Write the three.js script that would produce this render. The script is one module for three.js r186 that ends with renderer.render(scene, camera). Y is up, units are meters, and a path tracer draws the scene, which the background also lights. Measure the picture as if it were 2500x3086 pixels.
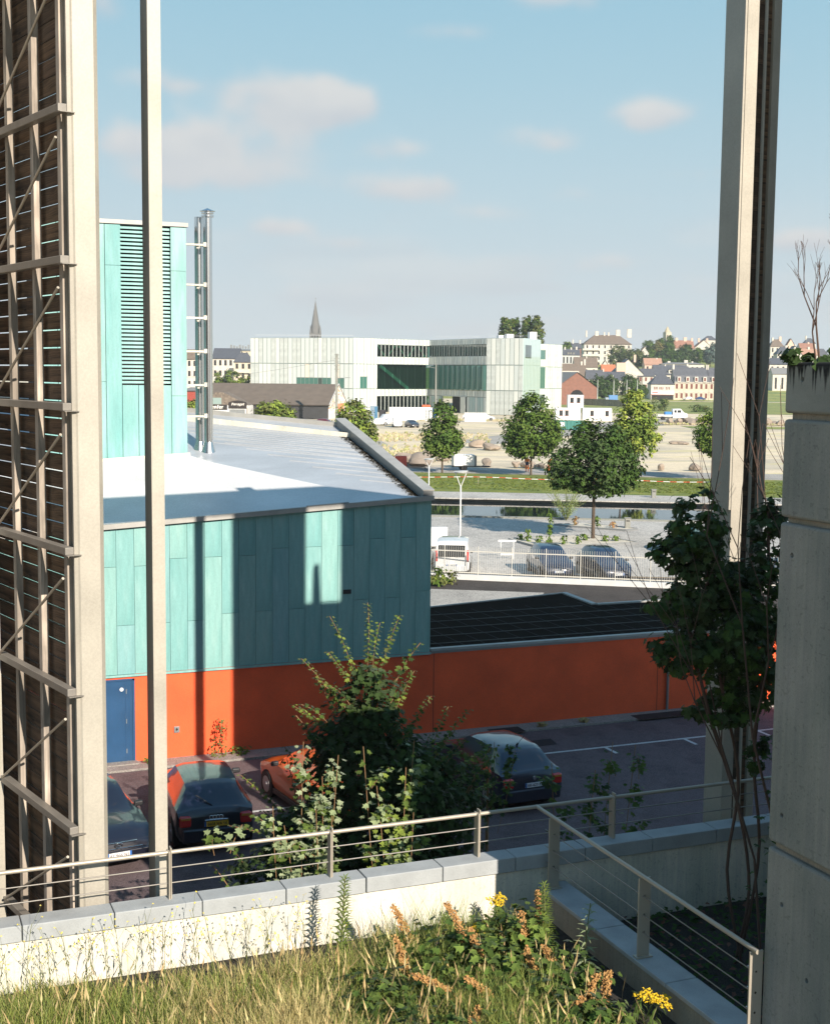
import * as THREE from 'three';
import { mergeGeometries, toCreasedNormals } from 'three/addons/utils/BufferGeometryUtils.js';
import { RoundedBoxGeometry } from 'three/addons/geometries/RoundedBoxGeometry.js';
import { MarchingCubes } from 'three/addons/objects/MarchingCubes.js';
import { Brush, Evaluator, SUBTRACTION } from 'three-bvh-csg';

// world: x runs along the orange wall to the right, -z points at it, y up; metres
const R = Math.PI / 180, YAW = 22 * R, cY = Math.cos(YAW), sY = Math.sin(YAW);
const scene = new THREE.Scene();
const camera = new THREE.PerspectiveCamera(41.75, 829 / 1024, 0.1, 6000);
camera.rotation.order = 'YXZ';
camera.position.set(0, 10.35, 0);
camera.rotation.set(-0.1029, -YAW, 0.0101);
const renderer = new THREE.WebGLRenderer({ antialias: true });
renderer.toneMapping = THREE.LinearToneMapping;
renderer.toneMappingExposure = 1.62;
renderer.shadowMap.enabled = true;

// ---------- noise ----------
function rng(s) { return () => { s |= 0; s = s + 0x6D2B79F5 | 0; let t = Math.imul(s ^ s >>> 15, 1 | s); t = t + Math.imul(t ^ t >>> 7, 61 | t) ^ t; return ((t ^ t >>> 14) >>> 0) / 4294967296; }; }
const hash = (x, y, s) => { let h = Math.imul(x, 374761393) + Math.imul(y, 668265263) + Math.imul(s, 974634777) | 0; h = Math.imul(h ^ h >>> 13, 1274126177); return ((h ^ h >>> 16) >>> 0) / 4294967296; };
function vn(x, y, p, q, s) { const i = Math.floor(x), j = Math.floor(y), f = x - i, g = y - j, a = f * f * (3 - 2 * f), b = g * g * (3 - 2 * g), w = (k, n) => ((k % n) + n) % n;
  const i0 = w(i, p), i1 = w(i + 1, p), j0 = w(j, q), j1 = w(j + 1, q);
  return (hash(i0, j0, s) * (1 - a) + hash(i1, j0, s) * a) * (1 - b) + (hash(i0, j1, s) * (1 - a) + hash(i1, j1, s) * a) * b; }
function fbm(x, y, p, q, s, o = 4) { let t = 0, a = .5, m = 0; for (let k = 0; k < o; k++) { t += a * vn(x, y, p, q, s + k * 17); m += a; a *= .5; x *= 2; y *= 2; p *= 2; q *= 2; } return t / m; }
const lerp = (a, b, t) => a + (b - a) * t, cl = (x, a = 0, b = 1) => Math.min(b, Math.max(a, x)), sm = (a, b, x) => { const t = cl((x - a) / (b - a)); return t * t * (3 - 2 * t); };
const mix3 = (a, b, t) => [lerp(a[0], b[0], t), lerp(a[1], b[1], t), lerp(a[2], b[2], t)];

// ---------- sky: air and fair-weather clouds ----------
function makeSky() {
  const W = 2048, HH = 1024, d = new Float32Array(W * HH * 4), r = rng(5), clouds = [];
  // degrees right of the view axis, degrees up, half widths, thickness
  for (const c of [[-9.2, 9.3, 4.2, 1.1, 1], [-5.6, 11, 2.8, 1.3, 1], [-8.4, 8.0, 3.6, .9, .8], [-3.2, 10.9, 1.6, .7, .8], [-.4, 7.6, 2.3, .75, 1], [-.9, 9.2, 1.5, .6, .6], [9.6, 10.4, 1.9, .8, .9], [4.8, 9.5, 2.1, .7, .6],
    [-5.6, 6.0, 1.5, .5, .8], [-2.9, 5.4, 2.0, .45, .7], [5.8, 15.2, 3, .9, .6], [-13, 14.7, 1.4, 1.2, .8], [-6.5, 7.0, 1, .3, .3], [15.8, 5.4, 1.8, .6, .8], [11.2, 8.2, 2.2, .5, .4], [0.5, 4.0, 4, .5, .5], [8, 4.6, 3.5, .5, .45], [-11, 5, 3, .7, .4], [3, 6.6, 2.5, .5, .45], [-4, 3.4, 4, .5, .45], [12.5, 3.6, 3, .5, .45], [6.5, 7.4, 1.6, .4, .4], [-10.5, 11.6, 2.2, .7, .5], [13.5, 12.5, 2, .8, .45], [1.5, 13.8, 2.6, .5, .35]]) clouds.push(c);
  for (let k = 0; k < 150; k++) { const az = 20 + r() * 320; clouds.push([az, 3 + r() * 60, 2 + r() * 5, .7 + r() * 1.6, .4 + r() * .6]); }
  for (let k = 0; k < 10; k++) clouds.push([-18 + r() * 36, 19 + r() * 40, 2 + r() * 4, .8 + r() * 1.5, .4 + r() * .5]);
  for (const c of clouds) { c[0] = ((c[0] % 360) + 360) % 360; }
  const stops = [[0, [.55, .595, .615]], [3, [.515, .58, .615]], [7, [.43, .555, .62]], [12, [.335, .51, .605]], [17, [.26, .465, .59]], [40, [.13, .29, .48]], [90, [.075, .20, .39]]];
  for (let j = 0; j < HH; j++) { const el = ((j + .5) / HH - .5) * 180;
    let base; if (el <= 0) base = mix3(stops[0][1], [.30, .29, .27], sm(0, -8, el)); else { let k = 0; while (k < stops.length - 2 && el > stops[k + 1][0]) k++; base = mix3(stops[k][1], stops[k + 1][1], cl((el - stops[k][0]) / (stops[k + 1][0] - stops[k][0]))); }
    const near = clouds.filter(c => Math.abs(c[1] - el) < c[3] * 3.2);
    for (let i = 0; i < W; i++) { const lon = (i + .5) / W * 360 - 180;   // atan2(z, x)
      const az = ((lon + 90 - 22) % 360 + 360) % 360; let den = 0, lit = 0;
      if (el > 0) { const n = fbm(i / W * 110, el / 2.6, 110, 999, 3, 6), n2 = fbm(i / W * 300, el / .85, 300, 999, 9, 4);
        for (const c of near) { let da = Math.abs(az - c[0]); if (da > 180) da = 360 - da; if (da > c[2] * 2.6) continue; let dy = (el - c[1]) / c[3]; if (dy < 0) dy *= 1.35; const g = Math.exp(-(da * da) / (c[2] * c[2]) - dy * dy) * c[4]; den += g; lit += g * dy; }
        const haze = sm(9, 1.5, el) * sm(0, 2.5, el) * sm(.42, .68, fbm(i / W * 60, el * 1.1, 60, 999, 21, 4)) * .5;
        lit = den > 1e-3 ? lit / den : 0;
        den = sm(.2, .85, den * (.1 + 1.75 * n) + (n2 - .5) * .75 * cl(den * 2.2)) * .82; den = Math.max(den, haze);
        const K = .745, cc = mix3([.50, .515, .545], [.63, .615, .60], cl(.5 + lit * .6 + (n2 - .5) * .8)); const c = mix3(base, cc, den); d.set([c[0] * K, c[1] * K, c[2] * K, 1], (j * W + i) * 4); }
      else d.set([base[0] * .745, base[1] * .745, base[2] * .745, 1], (j * W + i) * 4); } }
  const t = new THREE.DataTexture(d, W, HH, THREE.RGBAFormat, THREE.FloatType); t.mapping = THREE.EquirectangularReflectionMapping; t.magFilter = t.minFilter = THREE.LinearFilter; t.wrapS = THREE.RepeatWrapping; t.colorSpace = THREE.LinearSRGBColorSpace; t.needsUpdate = true; return t;
}
const skyTex = makeSky(); scene.background = skyTex; scene.environment = skyTex;

// ---------- sun: behind the camera, a little to its right, about 28 degrees up ----------
const sun = new THREE.DirectionalLight(0xfff3e4, 5);
sun.position.set(.149 * 100, .5357 * 100, 100); sun.target.position.set(0, 0, 0);
sun.castShadow = true; sun.shadow.radius = .6; sun.shadow.mapSize.set(4096, 4096);
Object.assign(sun.shadow.camera, { left: -160, right: 160, top: 120, bottom: -80, near: 1, far: 900 }); sun.position.multiplyScalar(2);
scene.add(sun, sun.target);

// ---------- textures ----------
function tex(w, h, fn, o = {}) { const d = new Uint8Array(w * h * 4); for (let j = 0; j < h; j++) for (let i = 0; i < w; i++) { const c = fn(i / w, j / h, i, j); const k = (j * w + i) * 4; if (typeof c === 'number') { const v = cl(c) * 255; d[k] = d[k + 1] = d[k + 2] = v; } else { d[k] = cl(c[0]) * 255; d[k + 1] = cl(c[1]) * 255; d[k + 2] = cl(c[2]) * 255; } d[k + 3] = 255; }
  const t = new THREE.DataTexture(d, w, h); t.wrapS = t.wrapT = THREE.RepeatWrapping; t.magFilter = THREE.LinearFilter; t.minFilter = THREE.LinearMipmapLinearFilter; t.generateMipmaps = true; if (!o.data) t.colorSpace = THREE.SRGBColorSpace; t.needsUpdate = true; return t; }
const rep = (t, x, y = x) => { const c = t.clone(); c.repeat.set(x, y); c.needsUpdate = true; return c; };
const T = {};
// mottle: grey multiplier, coarse + fine (used over a base colour)
T.mottle = tex(512, 512, (x, y) => { const a = fbm(x * 6, y * 6, 6, 6, 1, 6), b = vn(x * 256, y * 256, 256, 256, 8); return .93 + (a - .5) * .16 + (b - .5) * .06; });
T.grain = tex(512, 512, (x, y) => { const b = vn(x * 256, y * 256, 256, 256, 8), c = vn(x * 128, y * 128, 128, 128, 18), a = fbm(x * 5, y * 5, 5, 5, 31, 5); return .84 + (b - .5) * .42 + (c - .5) * .22 + (a - .5) * .22; });
T.bump = tex(512, 512, (x, y) => fbm(x * 40, y * 40, 40, 40, 4, 4), { data: 1 });
T.patina = tex(512, 512, (x, y) => { const a = fbm(x * 7, y * 4, 7, 4, 3, 6), b = fbm(x * 60, y * 14, 60, 14, 5, 3), c = vn(x * 200, y * 200, 200, 200, 4); const m = .93 + (a - .5) * .20 + (b - .5) * .09 + (c - .5) * .05; return [m * (.96 + (a - .5) * .2), m, m * 1.0]; });
T.wood = tex(512, 256, (x, y) => { const g = fbm(x * 4, y * 60 + fbm(x * 3, y * 6, 3, 6, 3, 3) * 10, 4, 60, 6, 4), k = fbm(x * 8, y * 5, 8, 5, 2, 4), kn = sm(.82, .9, fbm(x * 10, y * 9, 10, 9, 77, 2)); const m = .74 + (g - .5) * .55 + (k - .5) * .4 - kn * .3; return [m, m * .97, m * .93]; });
T.woodV = tex(256, 512, (x, y) => { const g = fbm(x * 30 + fbm(x * 4, y * 3, 4, 3, 3, 3) * 6, y * 3, 30, 3, 16, 4), k = fbm(x * 4, y * 9, 4, 9, 12, 4), kn = sm(.8, .9, fbm(x * 5, y * 12, 5, 12, 71, 2)); const m = .8 + (g - .5) * .4 + (k - .5) * .35 - kn * .35; return [m, m * .97, m * .94]; });
T.conc = tex(1024, 1024, (x, y) => { const a = fbm(x * 5, y * 5, 5, 5, 41, 6), s = fbm(x * 90, y * 4, 90, 4, 43, 4), f = vn(x * 400, y * 400, 400, 400, 44), p = sm(.8, .88, vn(x * 120, y * 120, 120, 120, 47)); const m = .92 + (a - .5) * .2 + (s - .5) * .13 + (f - .5) * .08 - p * .08; return [m * (1 + (a - .5) * .06), m, m * (.985 - (s - .5) * .05)]; });
// pier concrete with black run-off streaks under its top edge (v = 1 is the top), copied from the photograph
T.pierTop = tex(512, 512, (x, y) => { const a = fbm(x * 5, y * 3, 5, 3, 51, 6), f = vn(x * 256, y * 256, 256, 256, 54), s = fbm(x * 60, .5, 60, 9, 57, 3), s2 = fbm(x * 14, .5, 14, 9, 58, 3), e = fbm(x * 30, y * 12, 30, 12, 59, 4);
  const len = .06 + .9 * sm(.42, .78, s * .55 + s2 * .55); const dirt = sm(len, len * .35, 1 - y) * (.55 + .6 * e) * sm(.3, .5, s2 + .12) + sm(.1, .02, 1 - y) * .8 * (.4 + e); const m = (.92 + (a - .5) * .2 + (f - .5) * .08) * (1 - cl(dirt) * .82); return [m, m, m * .98]; });
T.dirt = tex(1024, 1024, (x, y) => { const a = fbm(x * 6, y * 6, 6, 6, 61, 7), b = fbm(x * 3, y * 16, 3, 16, 62, 5), f = vn(x * 350, y * 350, 350, 350, 64); const c = mix3([.97, .93, .85], [.85, .83, .78], sm(.4, .62, a)); const g = mix3(c, [.80, .78, .58], sm(.58, .70, b) * .5); const m = .96 + (f - .5) * .12 + (b - .5) * .2; return [g[0] * m, g[1] * m, g[2] * m]; });
T.turf = tex(512, 512, (x, y) => { const a = fbm(x * 8, y * 8, 8, 8, 66, 5), f = vn(x * 200, y * 200, 200, 200, 67); const m = .85 + (a - .5) * .35 + (f - .5) * .35; return [m * (1 + (a - .5) * .4), m, m * .9]; });
T.ripple = tex(512, 512, (x, y) => fbm(x * 14, y * 40, 14, 40, 80, 4), { data: 1 });
const S = (r, g, b, o = {}) => new THREE.MeshStandardMaterial({ color: new THREE.Color().setRGB(r, g, b), roughness: .8, ...o });
const P = (r, g, b, o = {}) => new THREE.MeshPhysicalMaterial({ color: new THREE.Color().setRGB(r, g, b), roughness: .5, ...o });
const M = {
  teal: [0, 1, 2, 3].map(k => S(.26 * [1, 1.1, .9, 1][k], .475 * [1, 1.04, .96, .98][k], .455 * [1, 1.02, .97, 1.03][k], { map: rep(T.patina, .4, .17), roughness: .52 })),
  tealSlat: S(.30, .50, .47, { map: rep(T.patina, .5, .5), roughness: .5 }),
  dark: S(.012, .012, .013, { roughness: .9 }), black: S(.02, .02, .022, { roughness: .6 }),
  orange: S(.97, .125, .032, { map: rep(T.mottle, .22), roughness: .62, bumpMap: rep(T.bump, 1.2), bumpScale: .002 }),
  beige: S(.45, .415, .345, { map: rep(T.mottle, .3), roughness: .45 }), beigeD: S(.36, .33, .27, { map: rep(T.mottle, .4), roughness: .5 }),
  plank: [0, 1, 2, 3].map(k => S(.165 * [1, 1.25, .8, 1.1][k], .108 * [1, 1.2, .8, 1.1][k], .066 * [1, 1.15, .85, 1.2][k], { map: rep(T.wood, [.5, .37, .61, .43][k], [2.1, 2.9, 2.3, 2.6][k]), roughness: .85, bumpMap: rep(T.wood, .5, 2), bumpScale: .002 })),
  batten: [0, 1, 2].map(k => S(.55 * [1, 1.1, .93][k], .50 * [1, 1.1, .93][k], .44 * [1, 1.1, .92][k], { map: rep(T.woodV, [1.1, 1.4, .9][k], [.31, .43, .27][k]), roughness: .8 })),
  galv: S(.31, .285, .25, { roughness: .5, metalness: .35, map: rep(T.mottle, .8) }), steelG: S(.40, .355, .285, { roughness: .42, metalness: .25 }),
  flueD: S(.075, .15, .14, { metalness: .75, roughness: .22 }),
  chrome: S(.86, .86, .86, { metalness: 1, roughness: .09 }), chromeR: S(.7, .7, .7, { metalness: 1, roughness: .25 }),
  memb: S(.74, .74, .73, { map: rep(T.mottle, .13), roughness: .5 }), sheet: S(.50, .53, .56, { map: rep(T.mottle, .1, .3), roughness: .34, metalness: .2 }),
  timberDark: S(.02, .016, .013, { map: rep(T.woodV, 2, .4), roughness: .9 }), timberRed: S(.085, .032, .018, { map: rep(T.woodV, 2, .4), roughness: .85 }),
  flank: S(.13, .13, .118, { map: rep(T.mottle, .4), roughness: .55 }),
  flash: S(.44, .43, .40, { map: rep(T.mottle, .6), roughness: .5, metalness: .2 }), zinc: S(.30, .31, .31, { map: rep(T.mottle, .5), roughness: .5, metalness: .4 }),
  blackroof: P(.024, .016, .012, { map: rep(T.mottle, .3), roughness: 1, specularIntensity: .04 }), lineF: S(.034, .031, .029, { roughness: .9 }), line: S(.07, .066, .06, { roughness: .7 }),
  asphalt: P(.19, .142, .145, { specularIntensity: .25, map: rep(T.grain, .55), roughness: .9, bumpMap: rep(T.bump, 1.5), bumpScale: .004 }), asphaltG: P(.10, .088, .08, { specularIntensity: .25, map: rep(T.grain, .3), roughness: .9 }), asphaltL: S(.50, .47, .42, { map: rep(T.grain, .18), roughness: .92 }),
  pave: S(.36, .33, .30, { map: rep(T.grain, .4), roughness: .9 }), plaza: S(.60, .57, .52, { map: rep(T.grain, .12), roughness: .9 }), paint: S(.72, .72, .70, { map: rep(T.grain, .6), roughness: .7 }), patch: S(.03, .022, .022, { map: rep(T.grain, .7), roughness: .85 }),
  concrete: S(.285, .288, .265, { map: rep(T.conc, .32), roughness: .88, bumpMap: rep(T.bump, .8), bumpScale: .002 }), pierTop: S(.285, .288, .265, { map: rep(T.pierTop, .55, 1), roughness: .9 }),
  wallW: S(.76, .72, .63, { map: rep(T.conc, .4), roughness: .9 }), stone: S(.40, .42, .42, { map: rep(T.mottle, .7), roughness: .82, bumpMap: rep(T.bump, 1), bumpScale: .002 }), wallD: S(.34, .305, .25, { map: rep(T.conc, .5), roughness: .92 }),
  soilD: P(.014, .012, .01, { map: rep(T.grain, .5), roughness: 1, specularIntensity: .1 }), steelD: S(.075, .062, .048, { roughness: .5 }), steelM: S(.2, .18, .15, { roughness: .45 }), wallX: S(.05, .045, .04, { map: rep(T.conc, .5), roughness: .95 }),
  soil: S(.045, .038, .03, { map: rep(T.grain, .5), roughness: 1 }), dirt: S(.82, .755, .65, { map: rep(T.dirt, .022), roughness: 1 }), turf: S(.20, .245, .045, { map: rep(T.turf, .12), roughness: 1 }), turfD: S(.09, .15, .03, { map: rep(T.turf, .12), roughness: 1 }), field: S(.30, .34, .11, { map: rep(T.turf, .03), roughness: 1 }),
  gravel: S(.78, .72, .6, { map: rep(T.grain, .5), roughness: 1 }), rock: [0, 1, 2].map(k => S(.36 * [1, .82, 1.1][k], .29 * [1, .85, 1.1][k], .225 * [1, .9, 1.1][k], { map: rep(T.mottle, .5), roughness: .95 })),
  white: S(.78, .78, .76, { roughness: .5 }), whitem: S(.72, .72, .70, { roughness: .6, map: rep(T.mottle, .3) }),
  glassD: P(.012, .016, .02, { roughness: .06, clearcoat: 1, clearcoatRoughness: .03 }), tyre: S(.018, .018, .018, { roughness: .8 }), rim: S(.42, .42, .43, { metalness: .8, roughness: .35 }), plastic: S(.02, .02, .022, { roughness: .55 }),
  red: P(.6, .02, .015, { roughness: .2, clearcoat: .8 }), amber: P(.55, .2, .03, { roughness: .2 }), lamp: P(.75, .77, .8, { roughness: .1, clearcoat: 1 }),
  bark: S(.16, .125, .095, { map: rep(T.woodV, 3, 1), roughness: .95 }), twig: S(.085, .05, .036, { roughness: .9 }), stem: S(.16, .17, .06, { roughness: .9 }), stemB: S(.26, .15, .07, { roughness: .9 }),
  leaf: P(1, 1, 1, { vertexColors: true, roughness: .85, specularIntensity: .3, transmission: .25, thickness: 0, side: THREE.DoubleSide }), leafFar: P(1, 1, 1, { vertexColors: true, roughness: .9, specularIntensity: .3, side: THREE.DoubleSide }),
};
// ---------- geometry helpers ----------
function uvm(g) { // uv in metres from position along the dominant normal
  const p = g.attributes.position, n = g.attributes.normal, a = new Float32Array(p.count * 2);
  for (let i = 0; i < p.count; i++) { const X = Math.abs(n.getX(i)), Y = Math.abs(n.getY(i)), Z = Math.abs(n.getZ(i)), x = p.getX(i), y = p.getY(i), z = p.getZ(i); if (Y >= X && Y >= Z) { a[2 * i] = x; a[2 * i + 1] = z; } else if (X >= Z) { a[2 * i] = z; a[2 * i + 1] = y; } else { a[2 * i] = x; a[2 * i + 1] = y; } }
  g.setAttribute('uv', new THREE.BufferAttribute(a, 2)); return g; }
function bx(x0, x1, y0, y1, z0, z1) { const g = new THREE.BoxGeometry(x1 - x0, y1 - y0, z1 - z0); g.translate((x0 + x1) / 2, (y0 + y1) / 2, (z0 + z1) / 2); return uvm(g); }
function rb(w, h, d, r = .01, x = 0, y = 0, z = 0, s = 2) { const g = new RoundedBoxGeometry(w, h, d, s, Math.min(r, w / 2.01, h / 2.01, d / 2.01)); g.translate(x, y, z); return uvm(g); }
const V3 = (x, y, z) => new THREE.Vector3(x, y, z);
function bar(a, b, r, seg = 8, r2 = r) { const A = V3(...a), B = V3(...b), L = A.distanceTo(B), g = new THREE.CylinderGeometry(r2, r, L, seg); g.translate(0, L / 2, 0); g.applyQuaternion(new THREE.Quaternion().setFromUnitVectors(V3(0, 1, 0), B.clone().sub(A).normalize())); g.translate(...a); return g; }
function beam(a, b, w, h) { const A = V3(...a), B = V3(...b), L = A.distanceTo(B), g = new THREE.BoxGeometry(w, h, L); g.applyMatrix4(new THREE.Matrix4().lookAt(A, B, V3(0, 1, 0))); const c = A.add(B).multiplyScalar(.5); g.translate(c.x, c.y, c.z); return uvm(g); }
function strip(g) { g = g.index ? g.toNonIndexed() : g; for (const k of Object.keys(g.attributes)) if (!['position', 'normal', 'uv', 'color'].includes(k)) g.deleteAttribute(k); if (!g.attributes.uv) uvm(g); return g; }
const merge = (l) => l.length === 1 ? l[0] : mergeGeometries(l.map(strip));
function poly(pts, y, thick = 0) { // pts [x, z]; horizontal sheet, or slab whose top is y
  const s = new THREE.Shape(pts.map(p => new THREE.Vector2(p[0], -p[1]))); let g;
  if (thick) { g = new THREE.ExtrudeGeometry(s, { depth: thick, bevelEnabled: false }); g.rotateX(-Math.PI / 2); g.translate(0, y - thick, 0); } else { g = new THREE.ShapeGeometry(s); g.rotateX(-Math.PI / 2); g.translate(0, y, 0); } return uvm(g); }
function quadGeo(P) { const g = new THREE.BufferGeometry(), f = []; for (const q of P) f.push(...q[0], ...q[1], ...q[2], ...q[0], ...q[2], ...q[3]); g.setAttribute('position', new THREE.Float32BufferAttribute(f, 3)); g.computeVertexNormals(); return uvm(g); }
// ---------- object helpers ----------
const taken = {};
function numbered(n) { if (!(n in taken)) { taken[n] = 0; return n; } taken[n]++; return n + '_' + String(taken[n]).padStart(3, '0'); }
function shade(o) { o.traverse(c => { if (c.isMesh) { c.castShadow = true; c.receiveShadow = true; } }); return o; }
function thing(name, label, category, pos = [0, 0, 0], rot = 0, group) { const o = new THREE.Group(); o.name = numbered(name); o.position.set(...pos); o.rotation.y = rot; o.userData = { label, category }; if (group) o.userData.group = group; scene.add(o); return o; }
function part(name, g, m, parent, label) { const o = new THREE.Mesh(Array.isArray(g) ? merge(g) : g, m); o.name = name; o.castShadow = o.receiveShadow = true; if (label) o.userData.label = label; parent.add(o); return o; }
function one(name, g, m, label, category, group) { const o = part(numbered(name), g, m, scene); o.userData = { label, category }; if (group) o.userData.group = group; return o; }
function struct(name, g, m) { const o = part(numbered(name), g, m, scene); o.userData.kind = 'structure'; return o; }
const FX = (x, d) => x * cY + d * sY, FZ = (x, d) => -(d * cY - x * sY);
const F = (x, d) => [FX(x, d), FZ(x, d)];   // square town frame turned 22 degrees to the wall: x to the right, d away
const F3 = (x, y, d) => [FX(x, d), y, FZ(x, d)];
const at = (u, y, v) => [u, y, -v];
// ---------- foliage ----------
class Leaves {
  constructor(seed) { this.p = []; this.n = []; this.c = []; this.r = rng(seed); }
  tri(a, b, c, n, k) { const gx = (b.y - a.y) * (c.z - a.z) - (b.z - a.z) * (c.y - a.y), gy = (b.z - a.z) * (c.x - a.x) - (b.x - a.x) * (c.z - a.z), gz = (b.x - a.x) * (c.y - a.y) - (b.y - a.y) * (c.x - a.x); if (gx * n.x + gy * n.y + gz * n.z < 0) { const t = b; b = c; c = t; } this.p.push(a.x, a.y, a.z, b.x, b.y, b.z, c.x, c.y, c.z); for (let i = 0; i < 3; i++) { this.n.push(n.x, n.y, n.z); this.c.push(k[0], k[1], k[2]); } }
  leaf(o, n, s, k, kind = 0, dir) { const r = this.r; n = n.clone().normalize(); let t = dir ? dir.clone() : V3(r() - .5, r() - .5, r() - .5); t.addScaledVector(n, -t.dot(n)).normalize(); const b = V3().crossVectors(n, t);
    const at = (u, v, w = 0) => V3(o.x + t.x * u * s + b.x * v * s + n.x * w * s, o.y + t.y * u * s + b.y * v * s + n.y * w * s, o.z + t.z * u * s + b.z * v * s + n.z * w * s);
    if (kind === 0) { const A = at(-.5, 0), C = at(.5, 0, -.12), B = at(.02, .3, .1), D = at(.02, -.3, .1); this.tri(A, B, C, n.clone().addScaledVector(b, -.3).normalize(), k); this.tri(A, C, D, n.clone().addScaledVector(b, .3).normalize(), k); }
    else if (kind === 1) { const q = [[-.5, 0], [-.3, .42], [-.02, .24], [.12, .52], [.22, .16], [.56, 0], [.22, -.16], [.12, -.52], [-.02, -.24], [-.3, -.42]].map(a => at(a[0], a[1], -Math.abs(a[1]) * .3 - Math.max(0, a[0]) * .15)), c = at(-.08, 0, .03); for (let i = 0; i < 10; i++) { const nn = n.clone().addScaledVector(b, i < 5 ? -.25 : .25).normalize(); this.tri(q[i], q[(i + 1) % 10], c, nn, k); } }
    else { const A = at(0, 0), B = at(.45, .09, .06), C = at(.45, -.09, .06), D = at(1, 0, -.15); this.tri(A, B, C, n, k); this.tri(B, D, C, n, k); } }
  // fills ellipsoids [x, y, z, rx, ry, rz] with clumps of leaves
  crown(blobs, n, s, cols, o = {}) { const r = this.r, tot = blobs.reduce((a, b) => a + Math.pow(b[3] * b[4] * b[5], .72), 0);
    for (const b of blobs) { const m = Math.round(n * Math.pow(b[3] * b[4] * b[5], .72) / tot), nc = Math.max(6, Math.round(m / (o.per ?? 26))), mean = (b[3] + b[4] + b[5]) / 3, cr = (o.clump ?? .24) * mean;
      for (let c = 0; c < nc; c++) { let d = V3(r() * 2 - 1, r() * 2 - 1, r() * 2 - 1); while (d.lengthSq() > 1 || d.lengthSq() < .01) d = V3(r() * 2 - 1, r() * 2 - 1, r() * 2 - 1); const l = d.length(); d.multiplyScalar(Math.pow(l, .45) / l * (.78 + r() * .3)); const C = V3(b[0] + d.x * b[3], b[1] + d.y * b[4], b[2] + d.z * b[5]); const tint = .8 + r() * .4, pick = cols[Math.floor(r() * cols.length)];
        for (let k = 0; k < m / nc; k++) { const g = V3(r() + r() + r() - 1.5, (r() + r() + r() - 1.5) * .8, r() + r() + r() - 1.5).multiplyScalar(cr * 1.1); const p = C.clone().add(g); const nn = g.normalize().multiplyScalar(.7).add(d.clone().multiplyScalar(.5)).add(V3((r() - .5) * .9, .55 + (r() - .5) * .8, (r() - .5) * .9)); const t2 = tint * (.82 + r() * .36); this.leaf(p, nn, s * (.65 + r() * .7), [pick[0] * t2, pick[1] * t2, pick[2] * t2], o.kind ?? 0); } } } return this; }
  // leaves in pairs along a shoot; returns its stem
  shoot(a, b, bend, n, s, cols, rad = .008, kind = 1) { const r = this.r, A = V3(...a), B = V3(...b), mid = A.clone().lerp(B, .5).add(V3(...bend)), cv = new THREE.QuadraticBezierCurve3(A, mid, B);
    for (let k = 0; k < n; k++) { const t = .18 + .82 * (k + r() * .6) / n, p = cv.getPoint(Math.min(1, t)), tg = cv.getTangent(Math.min(1, t)), col = cols[Math.floor(r() * cols.length)], m = .8 + r() * .4; for (const sg of [-1, 1]) { const ang = k * 1.57 + sg * 1.57 + r(), out = V3(Math.cos(ang), .25, Math.sin(ang)).normalize(); const q = p.clone().addScaledVector(out, s * .7); this.leaf(q, V3(r() - .5 + out.x * .3, 1, r() - .5 + out.z * .3 + .35), s * (.7 + r() * .6) * (1.15 - t * .55), [col[0] * m, col[1] * m, col[2] * m], kind, out.clone().add(tg.clone().multiplyScalar(.3))); } }
    const g = new THREE.TubeGeometry(cv, 6, rad, 4); return g; }
  build(flat) { const g = new THREE.BufferGeometry(); g.setAttribute('position', new THREE.Float32BufferAttribute(this.p, 3)); g.setAttribute('normal', new THREE.Float32BufferAttribute(this.n, 3)); g.setAttribute('color', new THREE.Float32BufferAttribute(this.c, 3)); return g; }
}
function limbs(h, r0, spread, crownY, seed, n = 7) { const r = rng(seed), l = [bar([0, -.1, 0], [0, crownY, 0], r0, 9, r0 * .72), bar([0, crownY - .02, 0], [(r() - .5) * .3, h * .86, (r() - .5) * .3], r0 * .72, 7, r0 * .12)]; for (let k = 0; k < n; k++) { const a = k / n * 6.28 + r(), y0 = lerp(crownY * .92, h * .65, k / n), e = spread * (.55 + r() * .4); l.push(bar([0, y0, 0], [Math.cos(a) * e, y0 + h * (.16 + r() * .14), Math.sin(a) * e], r0 * .42 * (1 - k / n * .5), 6, r0 * .08)); } return l; }
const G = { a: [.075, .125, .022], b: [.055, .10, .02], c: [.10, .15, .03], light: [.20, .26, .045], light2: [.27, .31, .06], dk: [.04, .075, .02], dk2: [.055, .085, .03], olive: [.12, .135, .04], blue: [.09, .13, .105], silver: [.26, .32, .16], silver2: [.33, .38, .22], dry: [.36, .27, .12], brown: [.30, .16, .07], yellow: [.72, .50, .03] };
function tree(name, label, x, y, z, h, crownY, blobs, n, s, cols, seed, o = {}) { const t = thing(name, label, o.cat ?? 'tree', [x, y, z], 0, o.group); part('trunk', limbs(h, o.r ?? h * .016, o.spread ?? h * .2, crownY, seed, o.n ?? 7), M.bark, t); part('crown', new Leaves(seed).crown(blobs, n, s, cols, o).build(), o.far ? M.leafFar : M.leaf, t); return t; }

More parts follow.
